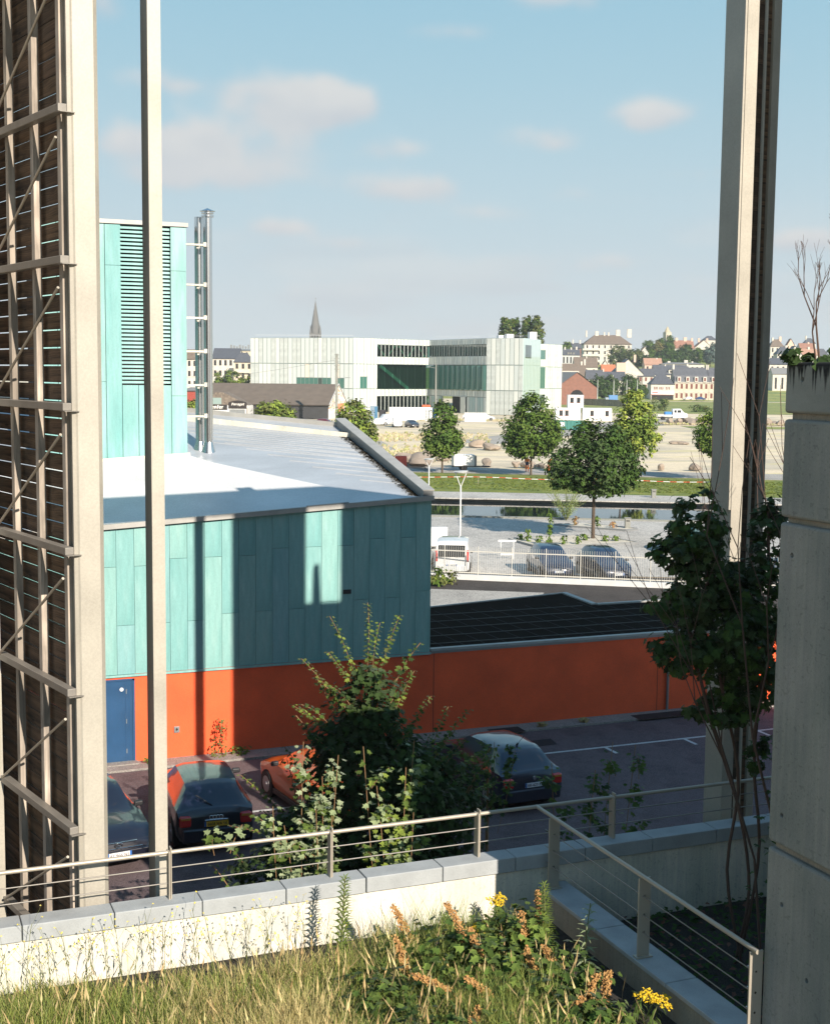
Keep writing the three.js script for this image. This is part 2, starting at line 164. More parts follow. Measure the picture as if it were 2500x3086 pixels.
// ---------- ground ----------
const pts = (l) => l.map(([x, d]) => F(x, d));
const basin = pts([[-60, 104.3], [80, 88.6], [80, 104.2], [-60, 119.2]]);
{ const s = new THREE.Shape([[-2500, 900], [2500, 900], [2500, -4200], [-2500, -4200]].map(p => new THREE.Vector2(p[0], -p[1]))); s.holes.push(new THREE.Path(basin.map(p => new THREE.Vector2(p[0], -p[1])))); const g = new THREE.ShapeGeometry(s); g.rotateX(-Math.PI / 2); g.translate(0, -.03, 0); struct('ground', uvm(g), M.dirt); }
struct('parking_ground', poly([[-20, -14.9], [70, -14.9], [70, -34.25], [-20, -34.25]], .004), M.asphalt);
struct('pavement', poly([[-20, -34.2], [70, -34.2], [70, -34.9], [-20, -34.9]], .06, .16), M.pave);
for (const [x0, x1] of [[16.3, 17.3], [21.1, 22.9]]) struct('pavement_patch', poly([[x0, -34.05], [x1, -34.05], [x1, -34.62], [x0, -34.62]], .066), M.patch);
struct('asphalt_patch', poly([[15.6, -32.6], [17.6, -32.7], [17.7, -33.3], [15.5, -33.2]], .009), M.patch);
{ const l = [bx(11.5, 60, .006, .0095, -32.05, -31.95)]; for (const x of [13.7, 16.2, 18.72, 21.3, 23.85, 26.4, 29]) l.push(bx(x - .05, x + .05, .0065, .0096, -31.95, -31.35)); for (const x of [3.6, 6.1, 8.6, 11.1, 13.7, 16.2]) l.push(bx(x - .05, x + .05, .006, .0095, -23.4, -18.6)); l.push(bx(7.6, 10.2, .006, .0095, -30.05, -29.95)); struct('parking_marking', l, M.paint); }
struct('back_road', poly(pts([[-60, 58], [80, 40], [80, 62.4], [-60, 75]]), .004), M.asphaltG);
struct('back_forecourt', poly(pts([[-60, 50], [2.5, 49], [6.2, 63.3], [-60, 73]]), .009), M.asphaltL);
struct('plaza', poly(pts([[-60, 75.3], [80, 62.6], [80, 88.2], [-60, 103.9]]), .004), M.plaza);
struct('basin_edge', poly(pts([[-60, 103.9], [80, 88.2], [80, 88.6], [-60, 104.3]]), .12, .9), M.concrete);
struct('basin_bank', poly(pts([[-60, 119.2], [80, 104.2], [80, 104.7], [-60, 119.7]]), -.02, .9), M.concrete);
struct('basin_floor', poly(basin, -.9), M.soil);
const waterMat = P(.012, .02, .026, { roughness: .02, ior: 1.45, bumpMap: rep(T.ripple, .06, .3), bumpScale: .0005 });
struct('water', poly(basin, -.3), waterMat);
struct('basin_path', poly(pts([[-60, 118.6], [80, 103.6], [80, 109.5], [-60, 124.5]]), .03, .1), M.plaza);
struct('lawn', poly(pts([[-60, 124.5], [80, 109.5], [80, 127.5], [14, 138.5], [2, 140.4], [-60, 144]]), .02, .1), M.turf);
struct('dirt_road', poly(pts([[-60, 145], [2, 141.2], [14, 139.2], [80, 128.5], [80, 138], [16, 147], [2, 150], [-12, 175], [-16, 240], [-9, 240], [-4, 180], [-20, 165], [-60, 153]]), -.02), M.asphaltL);
struct('site_road', poly(pts([[12, 200], [60, 300], [200, 300], [200, 316], [50, 316], [4, 205]]), -.018), M.asphaltL);
struct('meadow', poly(pts([[40, 372], [240, 372], [240, 548], [30, 548]]), .02), M.field);
struct('meadow_verge', poly(pts([[55, 268], [130, 266], [130, 282], [55, 280]]), .005), M.field);
// the rise the old town stands on
const hill = (d) => d < 560 ? 0 : d < 700 ? lerp(0, 10, (d - 560) / 140) : d < 820 ? lerp(10, 19, (d - 700) / 120) : d < 1000 ? lerp(19, 25, (d - 820) / 180) : 25;
{ const p = [], ds = [556, 600, 650, 700, 760, 820, 900, 1000, 1400, 2600], xs = [-900, -120, 40, 120, 200, 320, 480, 700, 1200], Y = (x, d) => -.4 + hill(d) * sm(-20, 70, x) + (hash(x, d, 3) - .5) * .8; for (let i = 0; i < ds.length - 1; i++) for (let j = 0; j < xs.length - 1; j++) { const q = (a, b) => F3(xs[a], Y(xs[a], ds[b]), ds[b]); p.push([q(j, i), q(j + 1, i), q(j + 1, i + 1), q(j, i + 1)]); } struct('hill', quadGeo(p), M.field); }

// ---------- terrace, parapet, rails ----------
struct('terrace', bx(-8, 7.58, 3.2, 3.64, -14.5, 2), M.soil);
struct('planter_bed', bx(7.9, 14, 2.9, 3.34, -14.5, -7), M.soil);
{ const t = thing('parapet_wall', 'pale rendered parapet wall with grey stone coping along the planted terrace', 'wall');
  part('wall', bx(-8, 16, 0, 4.2, -14.74, -14.52), M.wallW, t);
  const st = (w) => { const g = rb(w, .185, .31, .012, 0, 0, 0, 2); return g; }; const gA = st(.975), r = rng(3);
  for (let k = 0; k < 23; k++) { const s = part('coping_stone', gA, M.stone, t); s.position.set(-6.5 + k * .985 + .45 + (r() - .5) * .004, 4.295 + (r() - .5) * .005, -14.635 + (r() - .5) * .006); } }
function postPlate(h) { return rb(.016, h, .13, .004, 0, h / 2, 0); }
{ const t = thing('guard_rail', 'beige steel guard rail with two cables along the parapet coping', 'railing');
  part('handrail', bar([-6, 4.92, -14.7], [15.5, 4.92, -14.7], .024, 12), M.steelG, t);
  for (const y of [4.56, 4.74]) part('cable', bar([-6, y, -14.7], [15.5, y, -14.7], .0075, 6), M.galv, t);
  for (let k = -4; k < 7; k++) { const p = part('post', [rb(.016, .56, .13, .004, -.012, .28, 0), rb(.016, .6, .09, .004, .012, .3, 0)], M.steelG, t); p.position.set(2.98 + k * 1.92, 4.38, -14.7); } }
{ const t = thing('low_return_wall', 'low stained concrete wall running from the parapet toward the pier', 'wall'); part('wall', bx(7.58, 7.93, 2.9, 3.94, -14.5, -5), M.wallD, t); const gc = rb(.39, .055, 1.46, .01); for (let k = 0; k < 7; k++) { const c = part('capping_slab', gc, M.stone, t); c.position.set(7.755, 3.967, -13.76 + k * 1.47); } }
{ const t = thing('guard_rail', 'dark steel guard rail with three cables on the low return wall', 'railing');
  part('handrail', bar([7.64, 4.92, -14.72], [7.64, 4.92, -10.12], .024, 12), M.steelG, t);
  for (const y of [4.28, 4.48, 4.69]) part('cable', bar([7.66, y, -14.5], [7.66, y, -10.2], .006, 6), M.galv, t);
  for (const v of [14.3, 12.2, 10.2]) { const p = part('post', [rb(.15, .9, .02, .004, 0, .45, 0), rb(.2, .015, .1, .003, 0, .008, 0)], M.steelG, t); p.position.set(7.68, 3.995, -v); for (const y of [.285, .485, .695]) { part('cable_fitting', bar([0, y, .01], [0, y, -.12], .012, 6), M.chromeR, p); } } }

// ---------- concrete pier on the right ----------
{ const t = thing('concrete_pier', 'tall weathered concrete pier of stacked blocks with black run-off streaks', 'pier'); const ev = new Evaluator(); ev.attributes = ['position', 'normal', 'uv'];
  const blocks = [[10.02, 10.485, M.pierTop], [9.06, 9.965, M.concrete], [5.96, 9.01, M.concrete], [2.9, 5.9, M.concrete]];
  const holes = [[10.33, 10.0], [8.72, 10.05], [6.26, 10.05], [5.41, 10.0], [4.84, 9.6]];
  part('core', bx(7.86, 17, 2.9, 10.3, -10.2, -9.1), M.wallD, t);
  for (const [y0, y1, m] of blocks) { const g = new RoundedBoxGeometry(9.3, y1 - y0, 1.2, 3, .035); let b = new Brush(g); b.position.set(7.797 + 4.65, (y0 + y1) / 2, -9.65); b.updateMatrixWorld();
    for (const [y, v] of holes) if (y > y0 && y < y1) { const c = new THREE.CylinderGeometry(.028, .016, .12, 14); c.rotateZ(Math.PI / 2); const h = new Brush(c); h.position.set(7.827, y, -v); h.updateMatrixWorld(); b = ev.evaluate(b, h, SUBTRACTION); b.updateMatrixWorld(); }
    const gg = b.geometry.clone(); gg.clearGroups(); gg.applyMatrix4(b.matrixWorld); uvm(gg); if (m === M.pierTop) { const uv = gg.attributes.uv, p = gg.attributes.position; for (let i = 0; i < uv.count; i++) uv.setY(i, cl((p.getY(i) - y0) / (y1 - y0), .002, .998)); } part('block', gg, m, t); } }

// ---------- steel columns and timber screens ----------
function prism(pts2, y0, y1) { const s = new THREE.Shape(pts2.map(p => new THREE.Vector2(p[0], p[1]))); const g = new THREE.ExtrudeGeometry(s, { depth: y1 - y0, bevelEnabled: false }); g.rotateX(-Math.PI / 2); g.translate(0, y0, 0); return uvm(g); }
{ // prism's second coordinate is v
  const t = thing('steel_column', 'broad beige steel column with chamfered edges beside the timber screen', 'column'); part('shaft', prism([[2.08, 14.97], [2.30, 14.97], [2.35, 15.04], [2.35, 15.26], [2.03, 15.26], [2.03, 15.01]], 0, 18), M.beige, t); part('edge_trim', prism([[2.018, 14.985], [2.06, 14.985], [2.06, 15.0], [2.03, 15.02], [2.018, 15.02]], 0, 18), M.beigeD, t);
  const t2 = thing('steel_column', 'slender beige steel column standing free left of centre, dark on its left side', 'column'); part('shaft', prism([[2.9, 15.1], [3.045, 15.1], [3.045, 15.5], [2.9, 15.5]], 0, 18), M.beige, t2);
  const t3 = thing('steel_column', 'beige steel column at the left frame edge behind the timber screen', 'column'); part('shaft', prism([[1.16, 17.25], [1.405, 17.25], [1.405, 17.38], [1.16, 17.38]], 0, 18), M.beige, t3);
  const t4 = thing('steel_column', 'tall steel column on the right with broad dark flank behind the shrub', 'column'); part('shaft', prism([[10.76, 15.2], [10.935, 15.2], [10.935, 15.62], [10.76, 15.62]], 0, 17.6), M.beige, t4);
  { const s = new THREE.Shape(); s.moveTo(15.21, 17.5); s.lineTo(15.21, 8.55); s.lineTo(15.4, 8.55); s.quadraticCurveTo(15.64, 8.6, 15.65, 8.95); s.lineTo(15.65, 17.5); const g = new THREE.ExtrudeGeometry(s, { depth: .03, bevelEnabled: false }); g.rotateY(Math.PI / 2); g.translate(10.727, 0, 0); part('side_plate', uvm(g), M.beige, t4); }
  const t5 = thing('timber_edge_post', 'brown timber and steel screen post seen edge on beside the right column', 'post'); const k = 17.3 / 15.2;
  part('inner_post', prism([[10.90 * k, 17.36], [11.055 * k, 17.36], [11.055 * k, 17.4], [10.90 * k, 17.4]], 0, 17.6), M.plank[2], t5); part('flange', prism([[11.05 * k, 17.3], [11.078 * k, 17.3], [11.078 * k, 17.34], [11.05 * k, 17.34]], 0, 17.6), M.beige, t5); part('outer_post', prism([[11.07 * k, 17.36], [11.18 * k, 17.36], [11.18 * k, 17.4], [11.07 * k, 17.4]], 0, 17.6), M.plank[1], t5); part('steel_post', prism([[11.175 * k, 17.3], [11.29 * k, 17.3], [11.29 * k, 17.42], [11.175 * k, 17.42]], 0, 17.6), M.beigeD, t5); }
{ // screen frame: local x runs from the broad column (0) back to the left column (2.3)
  const L = 2.34, ang = Math.atan2(17.2 - 14.96, 1.47 - 2.0); const t = thing('timber_screen', 'timber plank screen with pale battens, steel ledgers and diagonal rods at left', 'screen', [2.0, 0, -14.96], ang); const r = rng(9);
  const gp = bx(-.02, L + .9, -.0925, .0925, -.012, .012); for (let k = 0; k < 74; k++) { const y = 2.3 + k * .2; const p = part('plank', gp, M.plank[Math.floor(r() * 4)], t); p.position.set(0, y, .16 + r() * .006); p.rotation.x = (r() - .5) * .02; }
  for (const [x, k] of [[.27, 0], [1.12, 1], [1.97, 2]]) part('batten', bx(x - .048, x + .048, .5, 17, .02, .1), M.batten[k], t);
  const ys = [5.21, 6.79, 8.37, 9.95, 11.53, 13.12, 14.7, 3.63]; for (const y of ys) { part('ledger', rb(L + .06, .085, .1, .008, L / 2 + .03, y, -.035), M.galv, t); part('bracket', bx(-.04, .1, y - .05, y - .042, -.08, .09), M.galv, t); }
  for (const y of ys.filter(a => a < 14)) { part('brace_rod', bar([L - .08, y + .05, -.1], [.04, y + 1.28, -.1], .016, 8), M.steelG, t); } }

// ---------- the wing of this building on the right (out of frame) that shades the wall opposite ----------
{ const t = thing('portal_wing', 'high timber clad wing of the building on the right, out of frame', 'building'); const Y = .5357 * 24.9, U = .149 * 24.9;
  const s = new THREE.Shape(); const P2 = [[8.84 + U, 0], [25.75 + U, 0], [25.75 + U, 20.2], [18.3, 20.2], [17.66, 20.4], [15.99, 21.3], [-9, 21.5], [-9, 19.75], [8.84 + U, 19.9]]; P2.forEach((p, i) => i ? s.lineTo(...p) : s.moveTo(...p));
  const h = new THREE.Path(); h.moveTo(10.87 + U, 3.98 + Y); h.lineTo(11.08 + U, 3.98 + Y); h.lineTo(11.12 + U, 5.05 + Y); h.lineTo(11.26 + U, 5.05 + Y); h.lineTo(11.32 + U, 3.98 + Y); h.lineTo(11.91 + U, 3.98 + Y); h.lineTo(11.91 + U, 6.75 + Y); h.lineTo(10.87 + U, 6.7 + Y); s.holes.push(h);
  const g = new THREE.ExtrudeGeometry(s, { depth: .25, bevelEnabled: false }); g.translate(0, 0, -10.1); part('wall', uvm(g), M.plank[0], t); part('rear_block', bx(8.95 + U, 25.6 + U, 0, 8.6, -9.0, 12), M.beigeD, t); part('end_post', bx(-9.2, -8.7, 0, 21.5, -10.1, -9.8), M.beigeD, t); }

{ const t = thing('left_wing', 'timber clad wing of this building hidden behind the screen at far left', 'building'); part('wall', prism([[-16, 17.7], [1.0, 17.7], [1.0, 31], [-16, 31]], 0, 16.5), M.plank[0], t); part('roof_edge', prism([[-16.1, 17.6], [1.05, 17.6], [1.05, 31.1], [-16.1, 31.1]], 16.5, 16.7), M.zinc, t); }
// ---------- the teal and orange building opposite ----------
const roofY = (u, v) => 6.33 + .0575 * (u - 5.5) + .226 * (v - 34.9);
{ const t = thing('teal_clad_building', 'building clad in teal panels over an orange base with a white sloping roof', 'building'); const r = rng(21);
  // core behind the panels
  part('backing', quadGeo([[[-3, 2.3, -34.96], [14.55, 2.3, -34.96], [14.55, roofY(14.55, 34.9) - .05, -34.96], [-3, roofY(-3, 34.9) - .05, -34.96]], [[14.55, 2.3, -34.96], [14.55, 2.3, -42.4], [14.55, 8.4, -42.4], [14.55, 6.75, -34.96]]]), M.dark, t);
  const W = .4655, gs = {}; const pg = (h) => { const k = h.toFixed(2); return gs[k] ??= (() => { const g = rb(W - .007, h - .008, .03, .004, 0, h / 2, 0, 1); return g; })(); };
  for (let k = 0; k < 38; k++) { const x = 14.6 - (k + .5) * W, top = Math.floor((roofY(x, 34.9) - .02 - 2.42) * 50) / 50; const cut = k % 2 ? top - .97 - .06 * (k % 3) : top - 2.6 - .05 * (k % 3); for (const [a, b] of [[0, cut], [cut, top]]) { const p = part('panel', pg(b - a), M.teal[Math.floor(r() * 4)], t); p.position.set(x, 2.42 + a, -34.9 + (r() - .5) * .006); p.rotation.y = (r() - .5) * .008; p.rotation.x = (r() - .5) * .004; } }
  for (let k = 0; k < 16; k++) { const v = 35.0 + (k + .5) * .463, top = roofY(14.6, v) - 2.45; const p = part('side_panel', bx(-.015, .015, 0, top - .1, -.228, .228), M.teal[k % 4], t); p.position.set(14.6, 2.42, -v); }
  part('drip_trim', bx(-3, 14.62, 2.36, 2.415, -34.93, -34.84), M.tealSlat, t);
  { const a = [-3, roofY(-3, 34.9), -34.85], b = [14.64, roofY(14.64, 34.9), -34.85]; part('roof_edge_flashing', beam(a, b, .14, .13), M.flash, t); }
  part('vent_plate', [bx(11.97, 12.2, 4.24, 4.36, -34.88, -34.862)], M.black, t);
  // roof: ribbed sheet, smooth membrane near the front, parapets
  const ry = (u, v, o = 0) => [u, roofY(u, v) + o, -v];
  const roof = part('roof', quadGeo([[ry(-3, 34.86), ry(14.55, 34.86), ry(14.55, 42.4), ry(-3, 54)]]), M.sheet, t);
  part('roof_underside', quadGeo([[ry(-3, 34.96, -.12), ry(14.5, 34.96, -.12), ry(14.5, 42.35, -.12), ry(-3, 53.9, -.12)]]), M.dark, t);
  part('membrane', (() => { const b = (u, v) => ry(u, v, .02); const A = b(-3, 34.9), B = b(14.4, 34.93), C = b(12.03, 36.57), D = b(9.41, 39.59), E = b(8.9, 40.46), FF = b(-3, 40.46); const g = new THREE.BufferGeometry(); const f = [A, B, C, A, C, D, A, D, E, A, E, FF].flat(); g.setAttribute('position', new THREE.Float32BufferAttribute(f, 3)); g.computeVertexNormals(); return uvm(g); })(), M.memb, roof);
  for (let k = 0; k < 12; k++) { const o = .55 + k * .62, du = 14.4, v0 = 36.2 + k * .47; const u0 = Math.max(9.5, 14.2 - (v0 - 35.2) * 1.02); if (v0 > 41) continue; part('roof_seam', beam(ry(u0, v0 + (14.4 - u0) * .62, .004), ry(14.4, v0, .004), .03, .024), M.sheet, roof); }
  for (let k = 0; k < 7; k++) part('roof_seam', beam(ry(9.2 + (k * .1), 44.9 - k * .1 - .42 * k, .004), ry(14.4, 41.6 - .5 * k, .004), .03, .024), M.sheet, roof);
  part('ridge_upstand', beam(ry(-3, 54.2 - .9, .07), ry(14.45, 41.1, .07), .1, .16), M.wallW, roof); part('back_edge', beam(ry(-3, 54, .05), ry(14.6, 42.4, .05), .12, .16), M.flash, roof);
  { const p = part('side_parapet', beam(ry(14.47, 34.84, .1), ry(14.47, 42.5, .1), .3, .28), M.zinc, t); part('parapet_cap', beam(ry(14.47, 34.8, .255), ry(14.47, 42.55, .255), .36, .03), M.flash, p); }
  part('flash_strip', beam([10.9, roofY(10.9, 34.9) + .08, -34.84], [12.1, roofY(12.1, 34.9) + .085, -34.84], .1, .02), M.zinc, t);
  { const L = new Leaves(4), q = rng(4); for (let k = 0; k < 3000; k++) { const v = 35.1 + q() * 6.8, w = 14.28 - q() * q() * .28; L.leaf(V3(w, roofY(w, v) + .008 + q() * .012, -v), V3((q() - .5) * .4, 1, (q() - .5) * .4), .03 + q() * .05, q() < .4 ? [.09, .07, .04] : [.035, .035, .028]); } const o = part('moss_litter', L.build(), M.leafFar, t); o.userData.kind = 'stuff'; }
  // tower with louvres
  const tw = part('tower', [bx(4.6, 6.93, 7.0, 14.66, -44, -40.56), bx(8.4, 8.85, 7.0, 14.66, -44, -40.56), bx(6.93, 8.4, 7.0, 9.9, -44, -40.56), bx(6.93, 8.4, 9.9, 14.66, -44, -41.0)], M.dark, t);
  for (const [x0, x1, ys] of [[4.62, 5.08, [7.4, 11.3, 14.62]], [5.09, 5.56, [7.4, 9.2, 14.62]], [5.57, 6.03, [7.4, 13, 14.62]], [6.04, 6.46, [7.4, 10.02, 14.62]], [6.47, 6.93, [7.4, 13.43, 14.62]], [8.41, 8.88, [7.4, 9.6, 13.33, 14.62]], [6.94, 7.41, [7.4, 9.92]], [7.42, 7.9, [7.4, 9.92]], [7.91, 8.4, [7.4, 9.92]]]) for (let i = 0; i < ys.length - 1; i++) part('tower_panel', rb(x1 - x0 - .004, ys[i + 1] - ys[i] - .008, .03, .004, (x0 + x1) / 2, (ys[i] + ys[i + 1]) / 2, -40.52), M.teal[Math.floor(r() * 4)], tw);
  const sg = rb(1.46, .078, .012, .003); for (let k = 0; k < 40; k++) { const s = part('louvre_slat', sg, M.tealSlat, tw); s.position.set(7.665, 10.0 + k * .1165, -40.56); s.rotation.x = -.5; }
  for (let k = 0; k < 8; k++) { const p = part('tower_side_panel', bx(8.85, 8.88, 7.4, 14.62, -40.98 - k * .43, -40.56 - k * .43), M.teal[k % 4], tw); }
  part('tower_cap', bx(4.5, 8.94, 14.64, 14.76, -44.1, -40.46), M.flash, tw);
  part('tower_foot_flashing', beam([4.6, 7.58, -40.47], [8.95, 7.83, -40.47], .06, .1), M.wallW, tw);
}
{ const t = thing('flue_pair', 'pair of polished steel flues with wall brackets beside the teal tower', 'chimney');
  const f1 = [], f2 = []; const c = (u, y0, y1, r, v) => bar([u, y0, -v], [u, y1, -v], r, 28);
  const A = part('flue', c(9.4, 7.75, 14.75, .128, 41.1), M.chromeR, t); part('top_section', c(9.4, 14.7, 15.02, .132, 41.1), M.chromeR, A);
  const B = part('flue', c(9.6, 7.75, 15.0, .135, 40.78), M.chromeR, t); part('rain_cap', [(() => { const g = new THREE.ConeGeometry(.24, .1, 28); g.translate(9.6, 15.22, -40.78); return g; })(), bar([9.6, 15.0, -40.78], [9.6, 15.06, -40.78], .19, 28, .19), bar([9.6, 15.1, -40.78], [9.6, 15.14, -40.78], .19, 28, .19), bar([9.6, 15.0, -40.78], [9.6, 15.2, -40.78], .1, 20)], M.chromeR, B);
  for (const [P0, u, v, r] of [[A, 9.4, 41.1, .118], [B, 9.6, 40.78, .125]]) { part('base_flashing', [bar([u, 7.75, -v], [u, 8.2, -v], .25, 24, r + .005), bar([u, 7.5, -v], [u, 7.8, -v], .25, 24)], M.chromeR, P0); for (const y of [8.5, 9.3, 11, 12.75, 13.6]) part('band', c(u, y, y + .035, r + .006, v), M.chromeR, P0); }
  for (const y of [14.12, 12.92, 11.93, 10.92, 9.9, 8.95]) { part('bracket', bx(8.87, 9.46, y, y + .055, -40.72, -40.6), M.wallW, t); part('clamp', rb(.09, .13, .12, .01, 9.47, y + .04, -40.64), M.wallW, t); part('clamp', rb(.07, .1, .1, .01, 9.27, y - .03, -40.72), M.wallW, t); };
}
{ const t = thing('orange_wall', 'long orange rendered wall of the low annex with grey roof edge', 'wall');
  part('wall', bx(6.2, 36, -.02, 2.42, -35.15, -34.9), M.orange, t); part('wall_over_door', bx(-3, 6.2, 2.29, 2.38, -35.15, -34.9), M.orange, t); part('wall_left', bx(-3, 5.05, -.02, 2.29, -35.15, -34.9), M.orange, t);
  part('joint', bx(14.72, 14.735, .06, 2.42, -34.9, -34.896), M.patch, t);
  part('roof_edge', [bx(14.64, 36, 2.42, 2.45, -35.2, -34.86), bx(14.64, 36, 2.37, 2.42, -34.905, -34.875)], M.zinc, t); part('roof_kerb', bx(14.64, 36, 2.45, 2.5, -35.1, -34.92), M.flash, t);
  part('downpipe', bar([22.55, .05, -34.84], [22.55, 2.4, -34.84], .04, 10), M.zinc, t); part('joint', bx(22.2, 22.215, .06, 2.42, -34.9, -34.896), M.patch, t);
  const f = part('wall_socket', rb(.15, .17, .04, .01, 7.3, .82, -34.885), M.zinc, t); part('knob', bar([7.3, .84, -34.87], [7.3, .84, -34.82], .025, 12), M.black, f);
  const d = part('door', rb(1.0, 2.2, .05, .006, 5.66, 1.15, -34.93), S(.025, .085, .19, { roughness: .35, map: rep(T.mottle, .5) }), t); part('door_frame', [bx(6.14, 6.2, .03, 2.29, -34.95, -34.88), bx(5.05, 6.2, 2.25, 2.3, -34.95, -34.88), bx(5.96, 5.975, .08, 2.22, -34.906, -34.897)], S(.02, .07, .16, { roughness: .4 }), d); part('sticker', (() => { const g = new THREE.CylinderGeometry(.05, .05, .006, 20); g.rotateX(Math.PI / 2); g.translate(5.86, 2.02, -34.902); return g; })(), M.white, d); part('hinge', [bx(5.97, 5.99, .3, .42, -34.905, -34.89), bx(5.97, 5.99, 1.1, 1.22, -34.905, -34.89), bx(5.97, 5.99, 1.9, 2.02, -34.905, -34.89)], M.zinc, d);
  part('threshold', bx(5.0, 6.25, .0, .09, -34.9, -34.6), M.pave, t); }
{ const t = thing('annex_roof', 'flat black roof of the low annex with thin pale joint lines', 'roof');
  part('deck', poly([[14.64, -35.1], [27.5, -35.1], [27.5, -40.4], [23.15, -40.4], [23.3, -43], [14.64, -41.2]], 2.4, .3), M.blackroof, t);
  for (const v of [36.0, 37.1, 38.2, 39.3, 40.4]) part('joint_strip', bx(14.66, v > 40 ? 22.6 : 27.3, 2.4, 2.416, -v - .02, -v + .02), M.line, t);
  for (let k = 0; k < 18; k++) { const x = 15.3 + k * .68; part('cross_joint', bx(x - .008, x + .008, 2.4, 2.41, x > 23 ? -40.2 : -41.1, -35.2), M.lineF, t); }
  part('edge_flashing', [beam([23.25, 2.42, -42.95], [23.1, 2.42, -40.45], .2, .06), beam([23.2, 2.42, -40.42], [27.5, 2.42, -40.42], .16, .06), beam([14.64, 2.41, -41.2], [23.3, 2.41, -43.0], .08, .05)], M.flash, t); }

// ---------- cars ----------
// stations [z from rear, half width, belt y, top y, top half width]; front is +z
const HATCH = [[0, .7, .6, .64, .62], [.05, .8, .78, .84, .70], [.12, .83, .9, .95, .72], [.2, .845, .93, .985, .715], [.62, .86, .94, 1.33, .56], [.85, .865, .94, 1.395, .565], [1.6, .87, .94, 1.425, .58], [2.25, .87, .93, 1.39, .57], [3.02, .86, .9, .96, .70], [3.5, .84, .82, .885, .70], [3.9, .79, .7, .775, .66], [4.08, .72, .55, .63, .6], [4.15, .62, .42, .5, .5]];
const MPV = HATCH.map(s => s.slice()); [[5, 1.5], [6, 1.54], [7, 1.48], [4, 1.42]].forEach(([i, y]) => MPV[i][3] = y); MPV[8][0] = 3.25; MPV[8][3] = 1.02; MPV[9][0] = 3.65;
const SALOON = [[0, .7, .55, .6, .62], [.06, .8, .8, .86, .70], [.2, .84, .92, .97, .72], [.75, .85, .94, 1.0, .7], [1.35, .86, .94, 1.36, .56], [1.9, .865, .94, 1.42, .57], [2.5, .865, .93, 1.4, .57], [3.25, .86, .91, .98, .7], [4.0, .82, .78, .84, .68], [4.3, .72, .58, .66, .6], [4.4, .62, .42, .5, .5]];
const VAN = [[0, .86, .9, 1.62, .78], [.04, .9, .95, 1.74, .8], [.15, .91, .97, 1.8, .8], [1.5, .92, .98, 1.83, .8], [2.6, .92, .98, 1.78, .78], [3.3, .9, .98, 1.06, .74], [3.8, .85, .86, .93, .7], [4.05, .76, .6, .7, .62], [4.12, .66, .45, .55, .5]];
function sect(st, z) { let i = 0; while (i < st.length - 2 && z > st[i + 1][0]) i++; const a = st[i], b = st[i + 1], t = cl((z - a[0]) / (b[0] - a[0])); const [w, belt, top, wr] = [1, 2, 3, 4].map(k => lerp(a[k], b[k], t)); const y0 = .2 + .1 * sm(.5, 0, z) + .08 * sm(st.at(-1)[0] - .5, st.at(-1)[0], z); const bl = Math.min(belt, top - .03);
  return [[0, top + .012], [wr * .72, top], [wr, top - .045], [w * .975, bl], [w, Math.min(.62, bl - .06)], [w * .985, Math.min(.4, bl - .1)], [w * .9, y0], [0, y0 - .01]]; }
function surf(st, z, tau, off = 0) { const q = sect(st, z), a = Math.abs(tau), i = Math.min(6, Math.floor(a)), t = a - i, s = tau < 0 ? -1 : 1, x = lerp(q[i][0], q[i + 1][0], t), y = lerp(q[i][1], q[i + 1][1], t); const p = V3(x * s, y, z); if (off) { const e = .02, f = (zz, tt) => surf(st, cl(zz, .001, st.at(-1)[0] - .001), cl(tt, -6.9, 6.9)); const n = f(z, tau + e).sub(f(z, tau - e)).cross(f(z + e, tau).sub(f(z - e, tau))).normalize(); p.addScaledVector(n, off); } return p; }
function patchG(st, z0, z1, t0, t1, off, nz = 4, nt = 6, skew) { const pos = [], idx = []; for (let i = 0; i <= nz; i++) for (let j = 0; j <= nt; j++) { const f = j / nt, zz0 = z0 + (skew ? skew[0] * f : 0), zz1 = z1 + (skew ? skew[1] * f : 0); const p = surf(st, lerp(zz0, zz1, i / nz), lerp(t0, t1, f), off); pos.push(p.x, p.y, p.z); } for (let i = 0; i < nz; i++) for (let j = 0; j < nt; j++) { const a = i * (nt + 1) + j; idx.push(a, a + 1, a + nt + 1, a + 1, a + nt + 2, a + nt + 1); } const g = new THREE.BufferGeometry(); g.setAttribute('position', new THREE.Float32BufferAttribute(pos, 3)); g.setIndex(idx); g.computeVertexNormals(); return uvm(g); }
